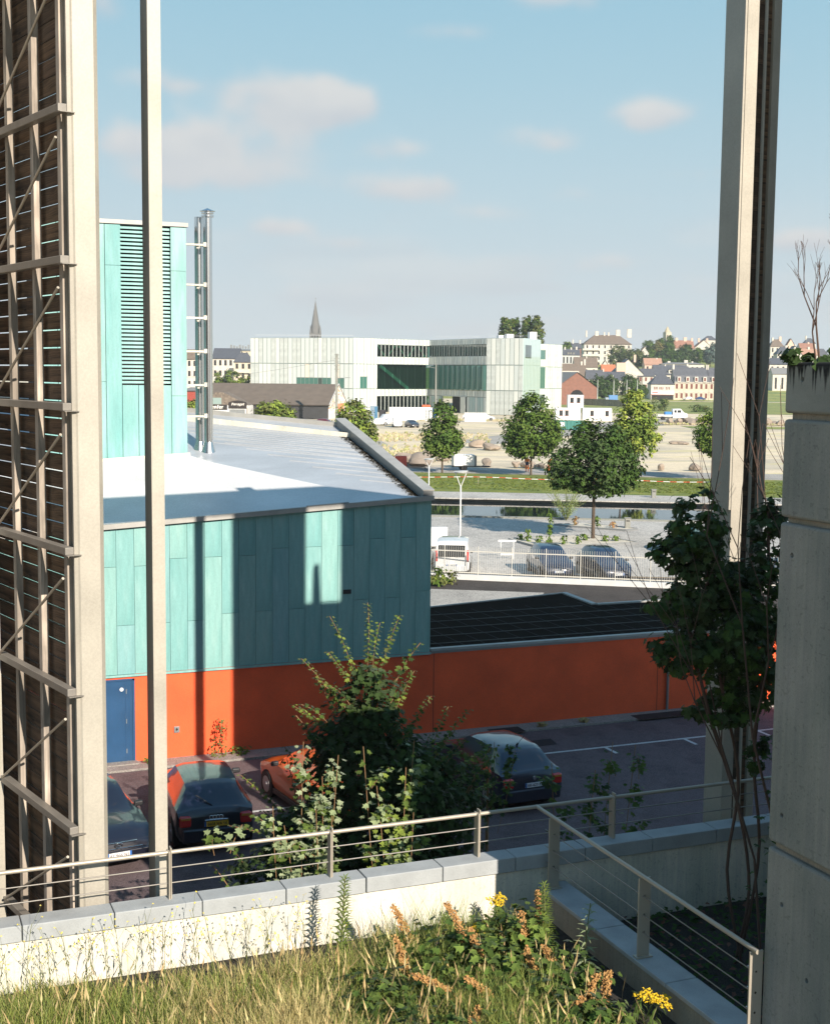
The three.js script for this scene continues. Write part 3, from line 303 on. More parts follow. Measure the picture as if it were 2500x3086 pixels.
function shell(st) { const zs = []; for (let i = 0; i < st.length - 1; i++) for (let k = 0; k < 3; k++) zs.push(lerp(st[i][0], st[i + 1][0], k / 3)); zs.push(st.at(-1)[0]); const ts = []; for (let k = -14; k <= 14; k++) ts.push(k / 2); const pos = [], idx = [], n = ts.length; const sm3 = (z) => { const e = .05, L = st.at(-1)[0], A = sect(st, cl(z - e, 0, L)), B = sect(st, z), C = sect(st, cl(z + e, 0, L)); return B.map((p, i) => [(A[i][0] + 2 * p[0] + C[i][0]) / 4, (A[i][1] + 2 * p[1] + C[i][1]) / 4]); };
  for (const z of zs) { for (const t of ts) { const p = surf(st, z, t); pos.push(p.x, p.y, p.z); } } for (let i = 0; i < zs.length - 1; i++) for (let j = 0; j < n - 1; j++) { const a = i * n + j; idx.push(a, a + n, a + 1, a + 1, a + n, a + n + 1); }
  for (const i of [0, zs.length - 1]) { const c = pos.length / 3, y = (pos[(i * n + 14) * 3 + 1] + pos[(i * n) * 3 + 1]) / 2; pos.push(0, y, zs[i]); for (let j = 0; j < n - 1; j++) idx.push(...(i ? [c, i * n + j + 1, i * n + j] : [c, i * n + j, i * n + j + 1])); }
  const g = new THREE.BufferGeometry(); g.setAttribute('position', new THREE.Float32BufferAttribute(pos, 3)); g.setIndex(idx); return uvm(toCreasedNormals(g, .6)); }
function plateTex(txt, bg, fg, yel) { const c = document.createElement('canvas'); c.width = 512; c.height = 112; const x = c.getContext('2d'); x.fillStyle = bg; x.fillRect(0, 0, 512, 112); x.fillStyle = '#2a62a8'; x.fillRect(0, 0, 42, 112); if (!yel) x.fillRect(470, 0, 42, 112); x.fillStyle = fg; x.font = 'bold 88px sans-serif'; x.textAlign = 'center'; x.textBaseline = 'middle'; x.fillText(txt, 258 + (yel ? 16 : 0), 60, 410); const t = new THREE.CanvasTexture(c); t.colorSpace = THREE.SRGBColorSpace; return new THREE.MeshStandardMaterial({ map: t, roughness: .5 }); }
const shells = new Map();
function car(name, label, st, color, pos, rot, o = {}) { const t = thing(name, label, o.cat ?? 'car', pos, rot, o.group), L = st.at(-1)[0], van = st === VAN; const paint = o.mat ?? P(...color, { roughness: .32, clearcoat: 1, clearcoatRoughness: .04 });
  // origin at the middle of the car on the ground
  const g0 = (g) => { g.translate(0, 0, -L / 2); return g; }; if (!shells.has(st)) shells.set(st, g0(shell(st))); const body = part('body', shells.get(st), paint, t);
  const iR = van ? 0 : st === SALOON ? 3 : 3, wsT = van ? 2.66 : st === SALOON ? 2.56 : 2.3, wsB = van ? 3.24 : st === SALOON ? 3.2 : st === MPV ? 3.18 : 2.96, rT = van ? .035 : st === SALOON ? 1.3 : .6, rB = van ? .001 : st === SALOON ? .8 : .23;
  part('windscreen', g0(patchG(st, wsT, wsB, -1.78, 1.78, .008, 5, 10)), M.glassD, t);
  part('rear_window', van ? bx(-.68, .68, 1.02, 1.62, -L / 2 - .03, -L / 2 + .01) : g0(patchG(st, rB, rT, -1.72, 1.72, .008, 4, 10)), o.rearGlass ?? M.glassD, t);
  for (const s of [-1, 1]) { const w0 = van ? 1.7 : st === SALOON ? 1.15 : .72, w1 = van ? 2.5 : wsT + .1; const mid = (w0 + w1) / 2;
    part('side_window', g0(patchG(st, w0, mid - .04, s * 2.12, s * 2.93, .007, 4, 3, [-.12, 0])), M.glassD, t); part('side_window', g0(patchG(st, mid + .04, w1, s * 2.12, s * 2.93, .007, 4, 3, [0, .34])), M.glassD, t);
    const m = part('mirror', rb(.2, .12, .1, .04, s * (st[6][1] + .035), st[6][2] + .03, wsB - L / 2 - .24), o.mirror ?? M.plastic, t);
    part('headlight', g0(patchG(st, L - .36, L - .05, s * 1.85, s * 2.75, .006, 4, 3)), M.lamp, t);
    { const tl = part('tail_light', van ? rb(.11, .62, .06, .02, s * .8, 1.08, -L / 2 + .01) : rb(.26, .24, .16, .05, s * .655, .73, -L / 2 + .065, 3), M.red, t); if (!van && !o.simple) part('indicator', rb(.2, .05, .02, .008, s * .655, .80, -L / 2 - .018), M.amber, tl); }
    for (const z of [.72, L - .82]) { const wx = s * (st[4][1] + .004), zz = z - L / 2; const cyl = (r, x0, x1) => { const g = new THREE.CylinderGeometry(r, r, Math.abs(x1 - x0), 22); g.rotateZ(Math.PI / 2); g.translate((x0 + x1) / 2, .3, zz); return g; }; part('wheel_arch', cyl(.35, wx - s * .3, wx + s * .002), M.dark, t); const w = part('wheel', cyl(.305, wx - s * .2, wx + s * .012), M.tyre, t); part('rim', [cyl(.2, wx, wx + s * .018), cyl(.06, wx, wx + s * .03)], M.rim, w); } }
  if (!o.simple) { part('bumper', [g0(patchG(st, .003, .5, 3.9, 6, .012, 5, 5)), g0(patchG(st, .003, .5, -3.9, -6, .012, 5, 5)), rb(1.46, .3, .1, .045, 0, .42, -L / 2 - .01)], o.bumper ?? paint, t);
    part('front_bumper', [rb(1.3, .2, .1, .04, 0, .4, L / 2 - .02)], o.bumper ?? paint, t); part('grille', rb(.7, .1, .05, .02, 0, .52, L / 2 - .05), M.plastic, t); for (const s of [-1, 1]) part('sill', rb(.06, .12, L - 2.3, .01, s * (st[5][1] - .03), .24, -.05), M.plastic, t); }
  if (o.plate) { const [m, end, y] = o.plate, g = new THREE.BoxGeometry(.52, .112, .012); const q = part('number_plate', g, m, t); q.position.set(0, y, end > 0 ? L / 2 + .045 : -L / 2 - .065); q.rotation.y = end > 0 ? 0 : Math.PI; }
  if (o.wiper) part('wiper', bar([.05, 1.0, -L / 2 + .2], [.38, 1.2, -L / 2 + .36], .012, 6), M.plastic, t);
  if (o.aerial) part('aerial', [bar([0, 1.4, -L / 2 + .85], [0, 1.72, -L / 2 + .5], .006, 6), bar([0, 1.4, -L / 2 + .85], [0, 1.45, -L / 2 + .8], .025, 8)], M.plastic, t);
  if (o.rails) for (const s of [-1, 1]) part('roof_rail', bar([s * .55, 1.47, -L / 2 + .9], [s * .55, 1.45, -L / 2 + 2.1], .018, 6), M.plastic, t);
  return t; }
const heading = (deg) => Math.PI + deg * R;   // nose toward the wall; positive turns left
const navy = [.006, .008, .022];
{ const p = car('parked_car', 'dark navy hatchback with yellow rear plate reflecting the teal wall on its roof', HATCH, navy, [6.78, 0, -29.7], heading(-4.5), { plate: [plateTex('6608 WA 14', '#e0b53a', '#241c10', 1), -1, .68], wiper: 1, aerial: 0, group: 'cars in the near car park' });
  const rings = []; for (let k = 0; k < 4; k++) { const g = new THREE.TorusGeometry(.042, .009, 6, 18); g.translate(-.105 + k * .07, .815, -2.075 - .055); rings.push(g); } part('ring_badge', rings, M.chrome, p); part('boot_handle', rb(.5, .035, .03, .012, 0, .76, -2.14), M.chromeR, p); }
{ const p = car('parked_car', 'dark saloon facing the camera with white front plate, half hidden by the broad column', SALOON, [.008, .009, .018], [4.15, 0, -29.3], heading(188), { plate: [plateTex('AZ 966 NS', '#e4e6e6', '#4a2a24'), 1, .42], group: 'cars in the near car park' }); part('chrome_trim', [rb(1.0, .03, .03, .01, 0, .545, 2.23), rb(.8, .02, .03, .008, 0, .66, 2.18)], M.chrome, p); const ov = new THREE.TorusGeometry(.06, .009, 6, 20); ov.scale(1.25, .8, 1); ov.translate(0, .62, 2.235); part('oval_badge', [ov, bar([-.03, .58, 2.235], [-.015, .66, 2.235], .008, 5), bar([.015, .58, 2.235], [.03, .66, 2.235], .008, 5), bar([-.03, .615, 2.235], [.03, .625, 2.235], .007, 5)], M.chrome, p); part('sun_strip', rb(.03, .5, .02, .008, -.62, 1.18, 1.0), M.white, p); }
{ const p = car('parked_car', 'dark blue hatchback with white rear plate and roof aerial right of the big shrub', HATCH, [.008, .012, .03], [14.2, 0, -29.8], heading(3), { plate: [plateTex('AK-427-YL', '#d8dce0', '#1c1e24'), -1, .68], aerial: 1, tail: 3.7, group: 'cars in the near car park' }); const b = new THREE.CylinderGeometry(.045, .045, .02, 18); b.rotateX(Math.PI / 2); b.translate(0, .84, -2.12); part('round_badge', b, M.chrome, p); }
car('parked_car', 'bright orange small car mostly hidden behind the big shrub', HATCH, [.75, .12, .012], [9.72, 0, -29.95], heading(7), { group: 'cars in the near car park' });
// ---------- plaza: fence, cars, lamps, planting ----------
{ const p0 = [-3.5, 68.5], p1 = [30, 61.4], n = 20, t = thing('plaza_fence', 'pale steel bar fence on a white kerb in front of the plaza cars', 'fence'); const P = (f, y, o = 0) => F3(lerp(p0[0], p1[0], f), y, lerp(p0[1], p1[1], f) + o);
  part('kerb', beam(P(0, .12), P(1, .12), .3, .3), M.whitem, t); const white2 = S(.55, .53, .47, { roughness: .5 });
  for (let k = 0; k <= n; k++) part('post', bar(P(k / n, .2), P(k / n, 1.72), .028, 8), white2, t);
  part('top_rail', beam(P(0, 1.45), P(1, 1.45), .035, .05), white2, t); part('bottom_rail', beam(P(0, .36), P(1, .36), .035, .05), white2, t);
  const l = []; for (let k = 0; k < n * 15; k++) if (k % 15) l.push(bar(P(k / n / 15, .3), P(k / n / 15, 1.68), .0095, 5)); const b = part('bars', l, white2, t); b.userData.kind = 'stuff'; }
const FR = (deg) => YAW === 0 ? 0 : -YAW + deg * R;   // turn in the town frame, 0 = nose toward the camera
const pc = (n, l, st, c, x, d, deg, o) => car(n, l, st, c, F3(x, .004, d), FR(deg), o);
{ const v = pc('white_van', 'white passenger van with tall rear window parked behind the fence', VAN, [.72, .72, .7], 2.05, 70.2, 176, { cat: 'van', bumper: M.whitem, plate: [plateTex('BK 208 RD', '#d9dcdc', '#333'), -1, .6], group: 'cars on the plaza' }); part('rear_wiper', bar([0, 1.03, -2.1], [.3, 1.12, -2.1], .012, 5), M.plastic, v); }
{ const c = pc('parked_car', 'dark blue people carrier with chevron badge behind the fence, nearer the van', MPV, [.012, .02, .045], 7.05, 69.4, 8, { plate: [plateTex('CA 514 VE', '#d9dcdc', '#333'), 1, .42], rails: 0, group: 'cars on the plaza' }); part('chevron_badge', [bar([-.09, .56, 2.07], [0, .61, 2.09], .012, 5), bar([.09, .56, 2.07], [0, .61, 2.09], .012, 5), bar([-.09, .51, 2.09], [0, .56, 2.11], .012, 5), bar([.09, .51, 2.09], [0, .56, 2.11], .012, 5)], M.chrome, c); part('sun_card', rb(.3, .03, .3, .005, -.3, 1.14, .75), M.white, c); }
pc('parked_car', 'dark blue estate car with roof rails behind the fence, right of the chevron car', MPV, [.014, .024, .05], 9.75, 68.7, 14, { plate: [plateTex('AD 731 LT', '#d9dcdc', '#333'), 1, .42], rails: 1, group: 'cars on the plaza' });
pc('parked_car', 'dark green estate car parked alone beside the right planting bed', MPV, [.012, .06, .045], 16.3, 79.5, 155, { plate: [plateTex('EF 196 QH', '#d9dcdc', '#333'), -1, .7], group: 'cars on the plaza' });
pc('parked_car', 'silver car at the left plaza edge beside the white van', HATCH, [.4, .4, .38], .05, 71.5, 174, { group: 'cars on the plaza' });
pc('parked_car', 'white hatchback glimpsed right of the right steel column', HATCH, [.72, .72, .7], 21.1, 73.5, 170, { group: 'cars on the plaza' });
function lampPost(x, d, h, label) { const t = thing('lamp_post', label, 'street lamp', F3(x, 0, d), FR(0), 'plaza lamp posts'); part('pole', [bar([0, 0, 0], [0, h * .62, 0], .055, 12, .05), bar([0, h * .6, 0], [0, h * .8, 0], .062, 12, .05)], M.whitem, t); for (const s of [-1, 1]) part('arm', bar([0, h * .78, 0], [s * .34, h - .06, 0], .028, 8), M.whitem, t); const g = new THREE.CylinderGeometry(.46, .4, .09, 28); g.rotateZ(.06); g.translate(0, h, 0); const head = part('head', g, M.whitem, t); const q = new THREE.CylinderGeometry(.36, .36, .02, 24); q.translate(0, h - .06, 0); part('lens', q, S(.5, .5, .46, { roughness: .4 }), head); return t; }
lampPost(2.8, 82.5, 4.35, 'white lamp post with forked arms and disc head in the middle of the plaza'); lampPost(1.17, 115.7, 3.0, 'white forked lamp post behind the corner of the teal building');
function bed(ptsL, label, seed, plants) { const t = thing('planting_bed', label, 'flower bed'); part('gravel', poly(pts(ptsL), .1, .1), M.gravel, t); for (let i = 0; i < ptsL.length; i++) { const a = ptsL[i], b = ptsL[(i + 1) % ptsL.length]; part('edging', beam(F3(a[0], .05, a[1]), F3(b[0], .05, b[1]), .06, .16), M.zinc, t); } const r = rng(seed); for (const [x, d, h] of plants) { const L = new Leaves(seed + Math.round(x * 10)), c = F3(x, .1, d); const cols = r() < .3 ? [[.3, .22, .1], [.3, .16, .07]] : [G.a, G.c]; for (let k = 0; k < 40 * h + 14; k++) { const a = r() * 6.28, q = r(); L.leaf(V3(c[0] + Math.cos(a) * .24 * q * (h > 1 ? 1 : 1.2), c[1] + r() * h, c[2] + Math.sin(a) * .24 * q), V3(Math.cos(a), .6, Math.sin(a)), .16 + r() * .12, cols[Math.floor(r() * 2)], 0); } part('plant', L.build(), M.leafFar, t); } }
bed([[5.88, 83.6], [7.44, 79.6], [13.74, 82.4], [11.5, 86.2]], 'pale gravel planting bed with edging round the dark plaza tree', 3, [[8.3, 82, 1.9], [7.6, 81.2, .5], [9, 81, .5], [9.9, 81.2, .45], [7, 82.4, .7], [8, 80.3, .3], [11.8, 82.8, .35], [12.5, 83, .3], [10.6, 83.2, .4], [6.6, 83.2, .3]]);
bed([[9.6, 92.2], [10.6, 91.1], [14.05, 89.1], [15, 90], [12, 92.8]], 'pale gravel planting bed at the water edge beside the concrete bin', 8, [[11, 91.6, .6], [12.4, 91, .7], [13.4, 90.2, .4]]);
for (const [x, d, h, l] of [[14.35, 90.2, .75, 'square concrete litter bin at the near edge of the basin'], [20.3, 114, .68, 'square concrete litter bin on the far bank of the basin']]) { const t = thing('litter_bin', l, 'bin', F3(x, .0, d), FR(0)); part('casing', [rb(.36, h, .36, .02, 0, h / 2 + .02, 0), rb(.46, .05, .46, .01, 0, h + .03, 0)], M.concrete, t); part('opening', bx(-.12, .12, h * .74, h * .84, .178, .184), M.dark, t); }
{ const t = thing('trestle_barrier', 'white folding barrier frame standing on the plaza left of the cars', 'barrier', F3(5.2, 0, 75), FR(0)); for (const x of [-.36, .36]) part('leg', bar([x, 0, 0], [x, 1.02, 0], .02, 6), M.white, t); part('crossbar', bx(-.5, .5, .98, 1.08, -.02, .02), M.white, t); part('crossbar', bx(-.36, .36, .22, .3, -.02, .02), M.white, t); }
{ const t = thing('white_cabinet', 'white utility cabinet behind the roof of the white van', 'cabinet', F3(1.2, 0, 80.2), FR(6)); part('body', rb(1.5, 1.15, .5, .02, 0, .6, 0), M.whitem, t); part('door', rb(.7, .9, .02, .01, .34, .6, .26), M.white, t); }
for (const [x, d, h] of [[18, 117.5, 3.4], [11.4, 99, 0]]) if (h) one('thin_tree_stake', bar(F3(x, 0, d), F3(x, h, d), .07, 8), M.bark, 'slim bare tree stake on the far bank of the basin', 'post');
// barrier tape with red and white bands
{ const t = thing('barrier_tape', 'red and white barrier tape stretched across the lawn', 'tape'); const a = [-6, 126.6], b = [30, 122.4], n = 60, R0 = [], W0 = []; for (let k = 0; k < n; k++) { const P = (f) => F3(lerp(a[0], b[0], f), .78 - .12 * Math.sin(f * 3.14 * 3) ** 2, lerp(a[1], b[1], f)); (k % 2 ? R0 : W0).push(beam(P(k / n), P((k + 1) / n), .012, .05)); } part('red_bands', R0, S(.6, .05, .04), t).userData.kind = 'stuff'; part('white_bands', W0, M.white, t).userData.kind = 'stuff'; for (const f of [0, .33, .66, 1]) part('stake', bar(F3(lerp(a[0], b[0], f), 0, lerp(a[1], b[1], f)), F3(lerp(a[0], b[0], f), .85, lerp(a[1], b[1], f)), .02, 6), M.batten[0], t); }
// ---------- building site ----------
function rock(x, d, w, h, seed, label) { const r = rng(seed), g = new THREE.IcosahedronGeometry(.36, 2), p = g.attributes.position; for (let i = 0; i < p.count; i++) { const X = p.getX(i), Y = p.getY(i), Z = p.getZ(i), n = 1 + (vn(X * 3.1 + 9 + seed, Y * 3.1 + 4, 99, 99, seed) - .5) * 1.2 + (vn(Z * 4 + 9, X * 4 + Y * 2 + 9, 99, 99, seed + 3) - .5) * .3; p.setXYZ(i, X * n * w, Math.max(-.12 * h, Y * n * h), Z * n * w * .8); } g.translate(0, h * .16, 0); const q = toCreasedNormals(g, .5); uvm(q); const o = one('boulder', q, M.rock[seed % 3], label, 'rock', 'boulders on the building site'); o.position.set(...F3(x, 0, d)); o.rotation.y = seed; }
[[-1.2, 156, 4.4, 2.9, 'largest pale boulder of the heap left of the small plaza tree'], [1.5, 158, 3.2, 2.4, 'second boulder of the heap left of the small plaza tree'], [.7, 151, 3.6, 2.2, 'low reddish boulder at the front of the heap behind the small tree'], [-2.3, 151.5, 2, 1.4, 'boulder beside the red plastic barrier'], [3.4, 160, 2.2, 1.6, 'boulder just left of the small tree crown'],
 [8.0, 150.5, 2.1, 1.5, 'single rounded boulder between the small tree and the trailer'], [12.6, 149, 2.2, 2.0, 'tall split boulder right of the white trailer'], [11.2, 149.4, 1.4, 1.3, 'small dark boulder beside the tall split boulder'], [14.0, 149.5, 1.6, 1.0, 'low flat boulder right of the tall split boulder'], [8.6, 190, 3.2, 2.3, 'boulder on the sandy ground behind the small tree, left one'], [10.4, 184, 3.2, 2.0, 'boulder on the sandy ground behind the small tree, front one'], [14.6, 188, 4.6, 2.6, 'broad boulder on the sandy ground left of the big round tree'], [17.5, 192, 3.6, 2.6, 'boulder against the left side of the big round tree'], [40, 205, 3, 1.0, 'flat boulder on bare ground right of the light green tree'], [47, 204, 4.4, 1.1, 'low reddish rubble stone on bare ground near the right column'], [44, 203, 3, .9, 'low rubble stone on bare ground, middle of the row near the right column'], [27, 147, 1.4, 1.1, 'jagged stone left of the dark shrub at the lawn edge'], [30.5, 147.4, 1.8, 1.5, 'jagged stone right of the light green tree at the lawn edge']].forEach((a, i) => rock(a[0], a[1], a[2], a[3], i + 2, a[4]));
{ const t = thing('plastic_barrier', 'orange red plastic road barrier beside the boulder heap', 'barrier', F3(-2.3, 0, 148), FR(0)); for (const x of [-.7, .7]) part('block', rb(1.3, 1.25, .5, .12, x, .66, 0), S(.75, .10, .06, { roughness: .5 }), t); }
{ const t = thing('site_trailer', 'small white enclosed trailer standing on the lawn path', 'trailer', F3(5.1, 0, 144), FR(8)); part('body', rb(2.3, 1.25, 1.5, .12, 0, 1.15, 0), M.white, t); part('end_panel', rb(.3, 1.15, 1.4, .1, 1.22, 1.1, 0), M.zinc, t); part('chassis', bx(-1.2, 2.9, .42, .52, -.3, .3), M.plastic, t); for (const s of [-1, 1]) part('wheel', (() => { const g = new THREE.CylinderGeometry(.32, .32, .18, 18); g.rotateX(Math.PI / 2); g.translate(0, .32, s * .72); return g; })(), M.tyre, t); }
// workers in orange and navy
function person(label, x, d, deg, bend, cols) { const J = { hip: [0, .95, 0], ch: [0, 1.38, bend * .4], hd: [0, 1.64, bend * .62] }; const caps = [[[0, .98, 0], [0, 1.36, bend * .4], .15, .17], [[-.16, 1.42, bend * .42], [.16, 1.42, bend * .42], .075, .075], [[0, 1.42, bend * .42], [0, 1.56, bend * .55], .055, .055], [[0, 1.62, bend * .6], [0, 1.70, bend * .62], .088, .09]];
  for (const s of [-1, 1]) { caps.push([[s * .09, .95, 0], [s * .12, .5, .03], .092, .068], [[s * .12, .5, .03], [s * .12, .08, -.02], .066, .045], [[s * .12, .05, -.03], [s * .13, .04, .14], .042, .035], [[s * .21, 1.41, bend * .42], [s * .26, 1.13, bend * .4 + .06], .055, .045], [[s * .26, 1.13, bend * .4 + .06], [s * .2, .95, bend * .4 + .25], .042, .034], [[s * .2, .95, bend * .4 + .25], [s * .19, .9, bend * .4 + .33], .036, .022]); }
  const N = 56, mc = new MarchingCubes(N, M.white, false, false, 60000); mc.isolation = 0; const S0 = 1.0, dist = (p, c) => { const [a, b, ra, rb2] = c, ab = [b[0] - a[0], b[1] - a[1], b[2] - a[2]], ap = [p[0] - a[0], p[1] - a[1], p[2] - a[2]]; const h = cl((ap[0] * ab[0] + ap[1] * ab[1] + ap[2] * ab[2]) / (ab[0] ** 2 + ab[1] ** 2 + ab[2] ** 2 + 1e-9)); return Math.hypot(ap[0] - ab[0] * h, ap[1] - ab[1] * h, ap[2] - ab[2] * h) - lerp(ra, rb2, h); };
  for (let k = 0; k < N; k++) for (let j = 0; j < N; j++) for (let i = 0; i < N; i++) { const p = [(i - N / 2) / (N / 2) * S0, (j - N / 2) / (N / 2) * S0 + .92, (k - N / 2) / (N / 2) * S0]; let dd = 9; for (const c of caps) { const q = dist(p, c), h = cl(.5 + .5 * (dd - q) / .04); dd = lerp(dd, q, h) - .04 * h * (1 - h); } mc.field[k * N * N + j * N + i] = -dd; }
  mc.update(); const n = mc.count, pos = new Float32Array(n * 3), nor = new Float32Array(n * 3), col = new Float32Array(n * 3); for (let i = 0; i < n; i++) { const X = mc.positionArray[3 * i] * S0, Y = mc.positionArray[3 * i + 1] * S0 + .92, Z = mc.positionArray[3 * i + 2] * S0; pos.set([X, Y, Z], 3 * i); nor.set([mc.normalArray[3 * i], mc.normalArray[3 * i + 1], mc.normalArray[3 * i + 2]], 3 * i); const c = Y > 1.5 ? (Y > 1.68 ? [.05, .035, .02] : [.42, .24, .17]) : Math.hypot(X, 0) > .17 && Y < 1.02 && Y > .8 ? [.42, .24, .17] : Y > 1.16 ? cols[0] : Y > .78 ? cols[1] : Y > .16 ? cols[2] : [.03, .03, .03]; col.set(c, 3 * i); }
  const g = new THREE.BufferGeometry(); g.setAttribute('position', new THREE.BufferAttribute(pos, 3)); g.setAttribute('normal', new THREE.BufferAttribute(nor, 3)); g.setAttribute('color', new THREE.BufferAttribute(col, 3)); const t = thing('person', label, 'person', F3(x, .05, d), FR(deg)); part('body', g, S(1, 1, 1, { vertexColors: true }), t); const hg = new THREE.SphereGeometry(.105, 16, 10, 0, 6.3, 0, 1.7); hg.translate(0, 1.69, bend * .62); part('hard_hat', hg, M.white, t); }
person('person in orange vest and navy shorts working under the big round tree', 11.75, 141.3, 170, .15, [[.75, .2, .03], [.03, .05, .12], [.75, .17, .03]]);
person('person in orange work clothes bending beside the big round tree trunk', 14.0, 141.2, 60, .55, [[.8, .17, .03], [.05, .05, .06], [.6, .15, .04]]);
person('person in red and white top half hidden behind the dark shrub', 27.6, 121.5, 200, .1, [[.75, .12, .06], [.5, .5, .48], [.06, .07, .1]]);
// site cabins, container, pick-up, far vehicles
function cabin(label, x, d, y, w, h, deg, wins) { const t = thing('site_cabin', label, 'cabin', F3(x, y, d), FR(deg), 'white site cabins'); part('body', rb(w, h, 2.6, .04, 0, h / 2, 0), M.white, t); part('roof_edge', bx(-w / 2 - .03, w / 2 + .03, h - .02, h + .1, -1.33, 1.33), M.whitem, t); for (const xx of wins) { const q = part('window', bx(xx - .38, xx + .38, h * .42, h * .8, 1.29, 1.33), M.glassD, t); part('lintel', bx(xx - .45, xx + .45, h * .8, h * .84, 1.29, 1.36), S(.3, .14, .1), q); part('sill', bx(xx - .45, xx + .45, h * .38, h * .42, 1.29, 1.36), S(.3, .14, .1), q); } }
cabin('white site cabin stacked on top of the lower row, two windows', 36.1, 306, 2.95, 3.5, 2.8, 0, [-.9, .6]); cabin('white site cabin at the left end of the lower row with two small windows', 34.4, 306, 0, 5.6, 2.85, 0, [-1.6, -.3]); cabin('white site cabin at the right end of the lower row by the light green tree', 41, 306, 0, 6.6, 2.85, 0, [-1.2, 2.2]);
{ const t = thing('skip_container', 'green steel container in front of the white cabins', 'container', F3(29.2, 0, 255), FR(6)); const gm = S(.03, .17, .14, { roughness: .6 }); part('body', bx(-3, 3, .1, 1.75, -1.1, 1.1), gm, t); for (let k = 0; k < 9; k++) part('rib', bx(-2.9 + k * .7, -2.78 + k * .7, .1, 1.7, 1.1, 1.18), gm, t); part('notice', bx(-2.3, -1.3, .7, 1.5, 1.19, 1.2), M.whitem, t); }
{ const t = thing('pickup_truck', 'white double cab pick-up truck with blue load on the far site road', 'truck', F3(60.3, 0, 318), FR(0)); const s = new THREE.Shape(); [[.2, .55], [.2, 2.55], [1.9, 2.6], [2.7, 1.75], [3.5, 1.45], [3.6, .6]].forEach((p, i) => i ? s.lineTo(...p) : s.moveTo(...p)); const g = new THREE.ExtrudeGeometry(s, { depth: 1.9, bevelEnabled: true, bevelSize: .06, bevelThickness: .06 }); g.translate(0, 0, -.95); part('cab', uvm(g), M.white, t); part('flatbed', [bx(-3.4, .1, .85, 1.25, -1, 1)], M.whitem, t); part('load', rb(1.6, .8, 1.5, .2, -.9, 1.55, 0), S(.06, .22, .5), t); for (const [a, b] of [[.45, 1.0], [1.2, 2.05]]) part('side_window', bx(a, b, 1.75, 2.35, 1.0, 1.025), M.glassD, t); for (const x of [-2, 2.6]) for (const z of [-.85, .85]) part('wheel', (() => { const q = new THREE.CylinderGeometry(.42, .42, .3, 18); q.rotateX(Math.PI / 2); q.translate(x, .42, z); return q; })(), M.tyre, t); part('sill', bx(-3.2, 3.3, .45, .6, -.9, .9), M.plastic, t); }
const W1 = [.72, .72, .7];
[['white saloon parked left of the white vans before the library', SALOON, W1, -7.6, 268, -80], ['white delivery van parked behind the white saloon', VAN, W1, -6.2, 283, -60], ['white van facing the camera before the library', VAN, W1, -3.6, 260, 4], ['dark hatchback facing the camera right of the white van', HATCH, [.02, .025, .035], -.75, 259, 20], ['white estate car left of the low site wall', MPV, W1, 12.6, 305, 70], ['white car partly hidden by the weeds right of the lamp mast', SALOON, W1, 15.6, 303, 80], ['dark red car with only its roof above the white roof edge', HATCH, [.1, .02, .025], -17.5, 262, 70], ['silver car behind the white saloon near the vans', HATCH, [.45, .46, .46], -5.4, 270, -75]].forEach(([l, st, c, x, d, a]) => car(st === VAN ? 'parked_van' : 'parked_car', l, st, c, F3(x, 0, d), FR(a), { simple: 1, cat: st === VAN ? 'van' : 'car', group: 'vehicles in front of the library' }));
{ const t = thing('site_tarpaulin', 'long white covered stack in front of the library windows', 'tarpaulin', F3(-1.2, 0, 298), FR(2)); const s = new THREE.Shape(); [[-1.3, 0], [-1.25, 2.2], [-.9, 2.9], [.8, 2.75], [1.3, 2.1], [1.35, 0]].forEach((p, i) => i ? s.lineTo(...p) : s.moveTo(...p)); const g = new THREE.ExtrudeGeometry(s, { depth: 9.4, bevelEnabled: false }); g.rotateY(Math.PI / 2); g.translate(-4.7, 0, 0); part('cover', uvm(g), M.white, t); for (let k = 0; k < 7; k++) part('ladder_rung', bx(3.3, 4.1, .3 + k * .34, .36 + k * .34, 1.4, 1.46), M.zinc, t); for (const x of [3.3, 4.1]) part('ladder_side', bx(x - .04, x + .04, .1, 2.8, 1.38, 1.46), M.zinc, t); part('orange_bags', rb(1.9, .8, 1.2, .25, 3.4, 3.05, 0), S(.6, .12, .05), t); part('blue_bin', rb(.9, 2, .9, .05, 5.4, 1.6, 0), S(.04, .14, .4), t); }
{ const t = thing('blue_container', 'blue steel container beside the left end of the white covered stack', 'container', F3(-9.4, 0, 300), FR(2)); part('body', rb(1.7, 3.0, 2.2, .04, 0, 1.5, 0), S(.2, .27, .33), t); part('door', bx(.2, .8, .1, 2.9, 1.1, 1.14), S(.05, .16, .28), t); part('dark_crate', rb(1.5, 2.2, 1.6, .1, 1.9, 1.1, .2), M.black, t); }
one('site_wall', poly(pts([[10.5, 292], [15.2, 292], [15.2, 292.4], [10.5, 292.4]]), 2.0, 2.0), M.whitem, 'low white wall below the library gate', 'wall');
{ const t = thing('utility_pole', 'concrete utility pole with insulators in front of the library left wing', 'pole', F3(-16.8, 0, 285), FR(0)); part('mast', bx(-.26, .26, 0, 14.3, -.2, .2), M.concrete, t); for (let k = 0; k < 5; k++) part('insulator', bx(-.5, .5, 11 + k * .75, 11.14 + k * .75, -.08, .08), M.zinc, t); part('lamp_arm', bar([.2, 9.1, .2], [2.2, 9.3, .4], .05, 6), M.zinc, t); part('lamp_head', rb(.9, .14, .3, .06, 2.4, 9.3, .4), M.zinc, t); }
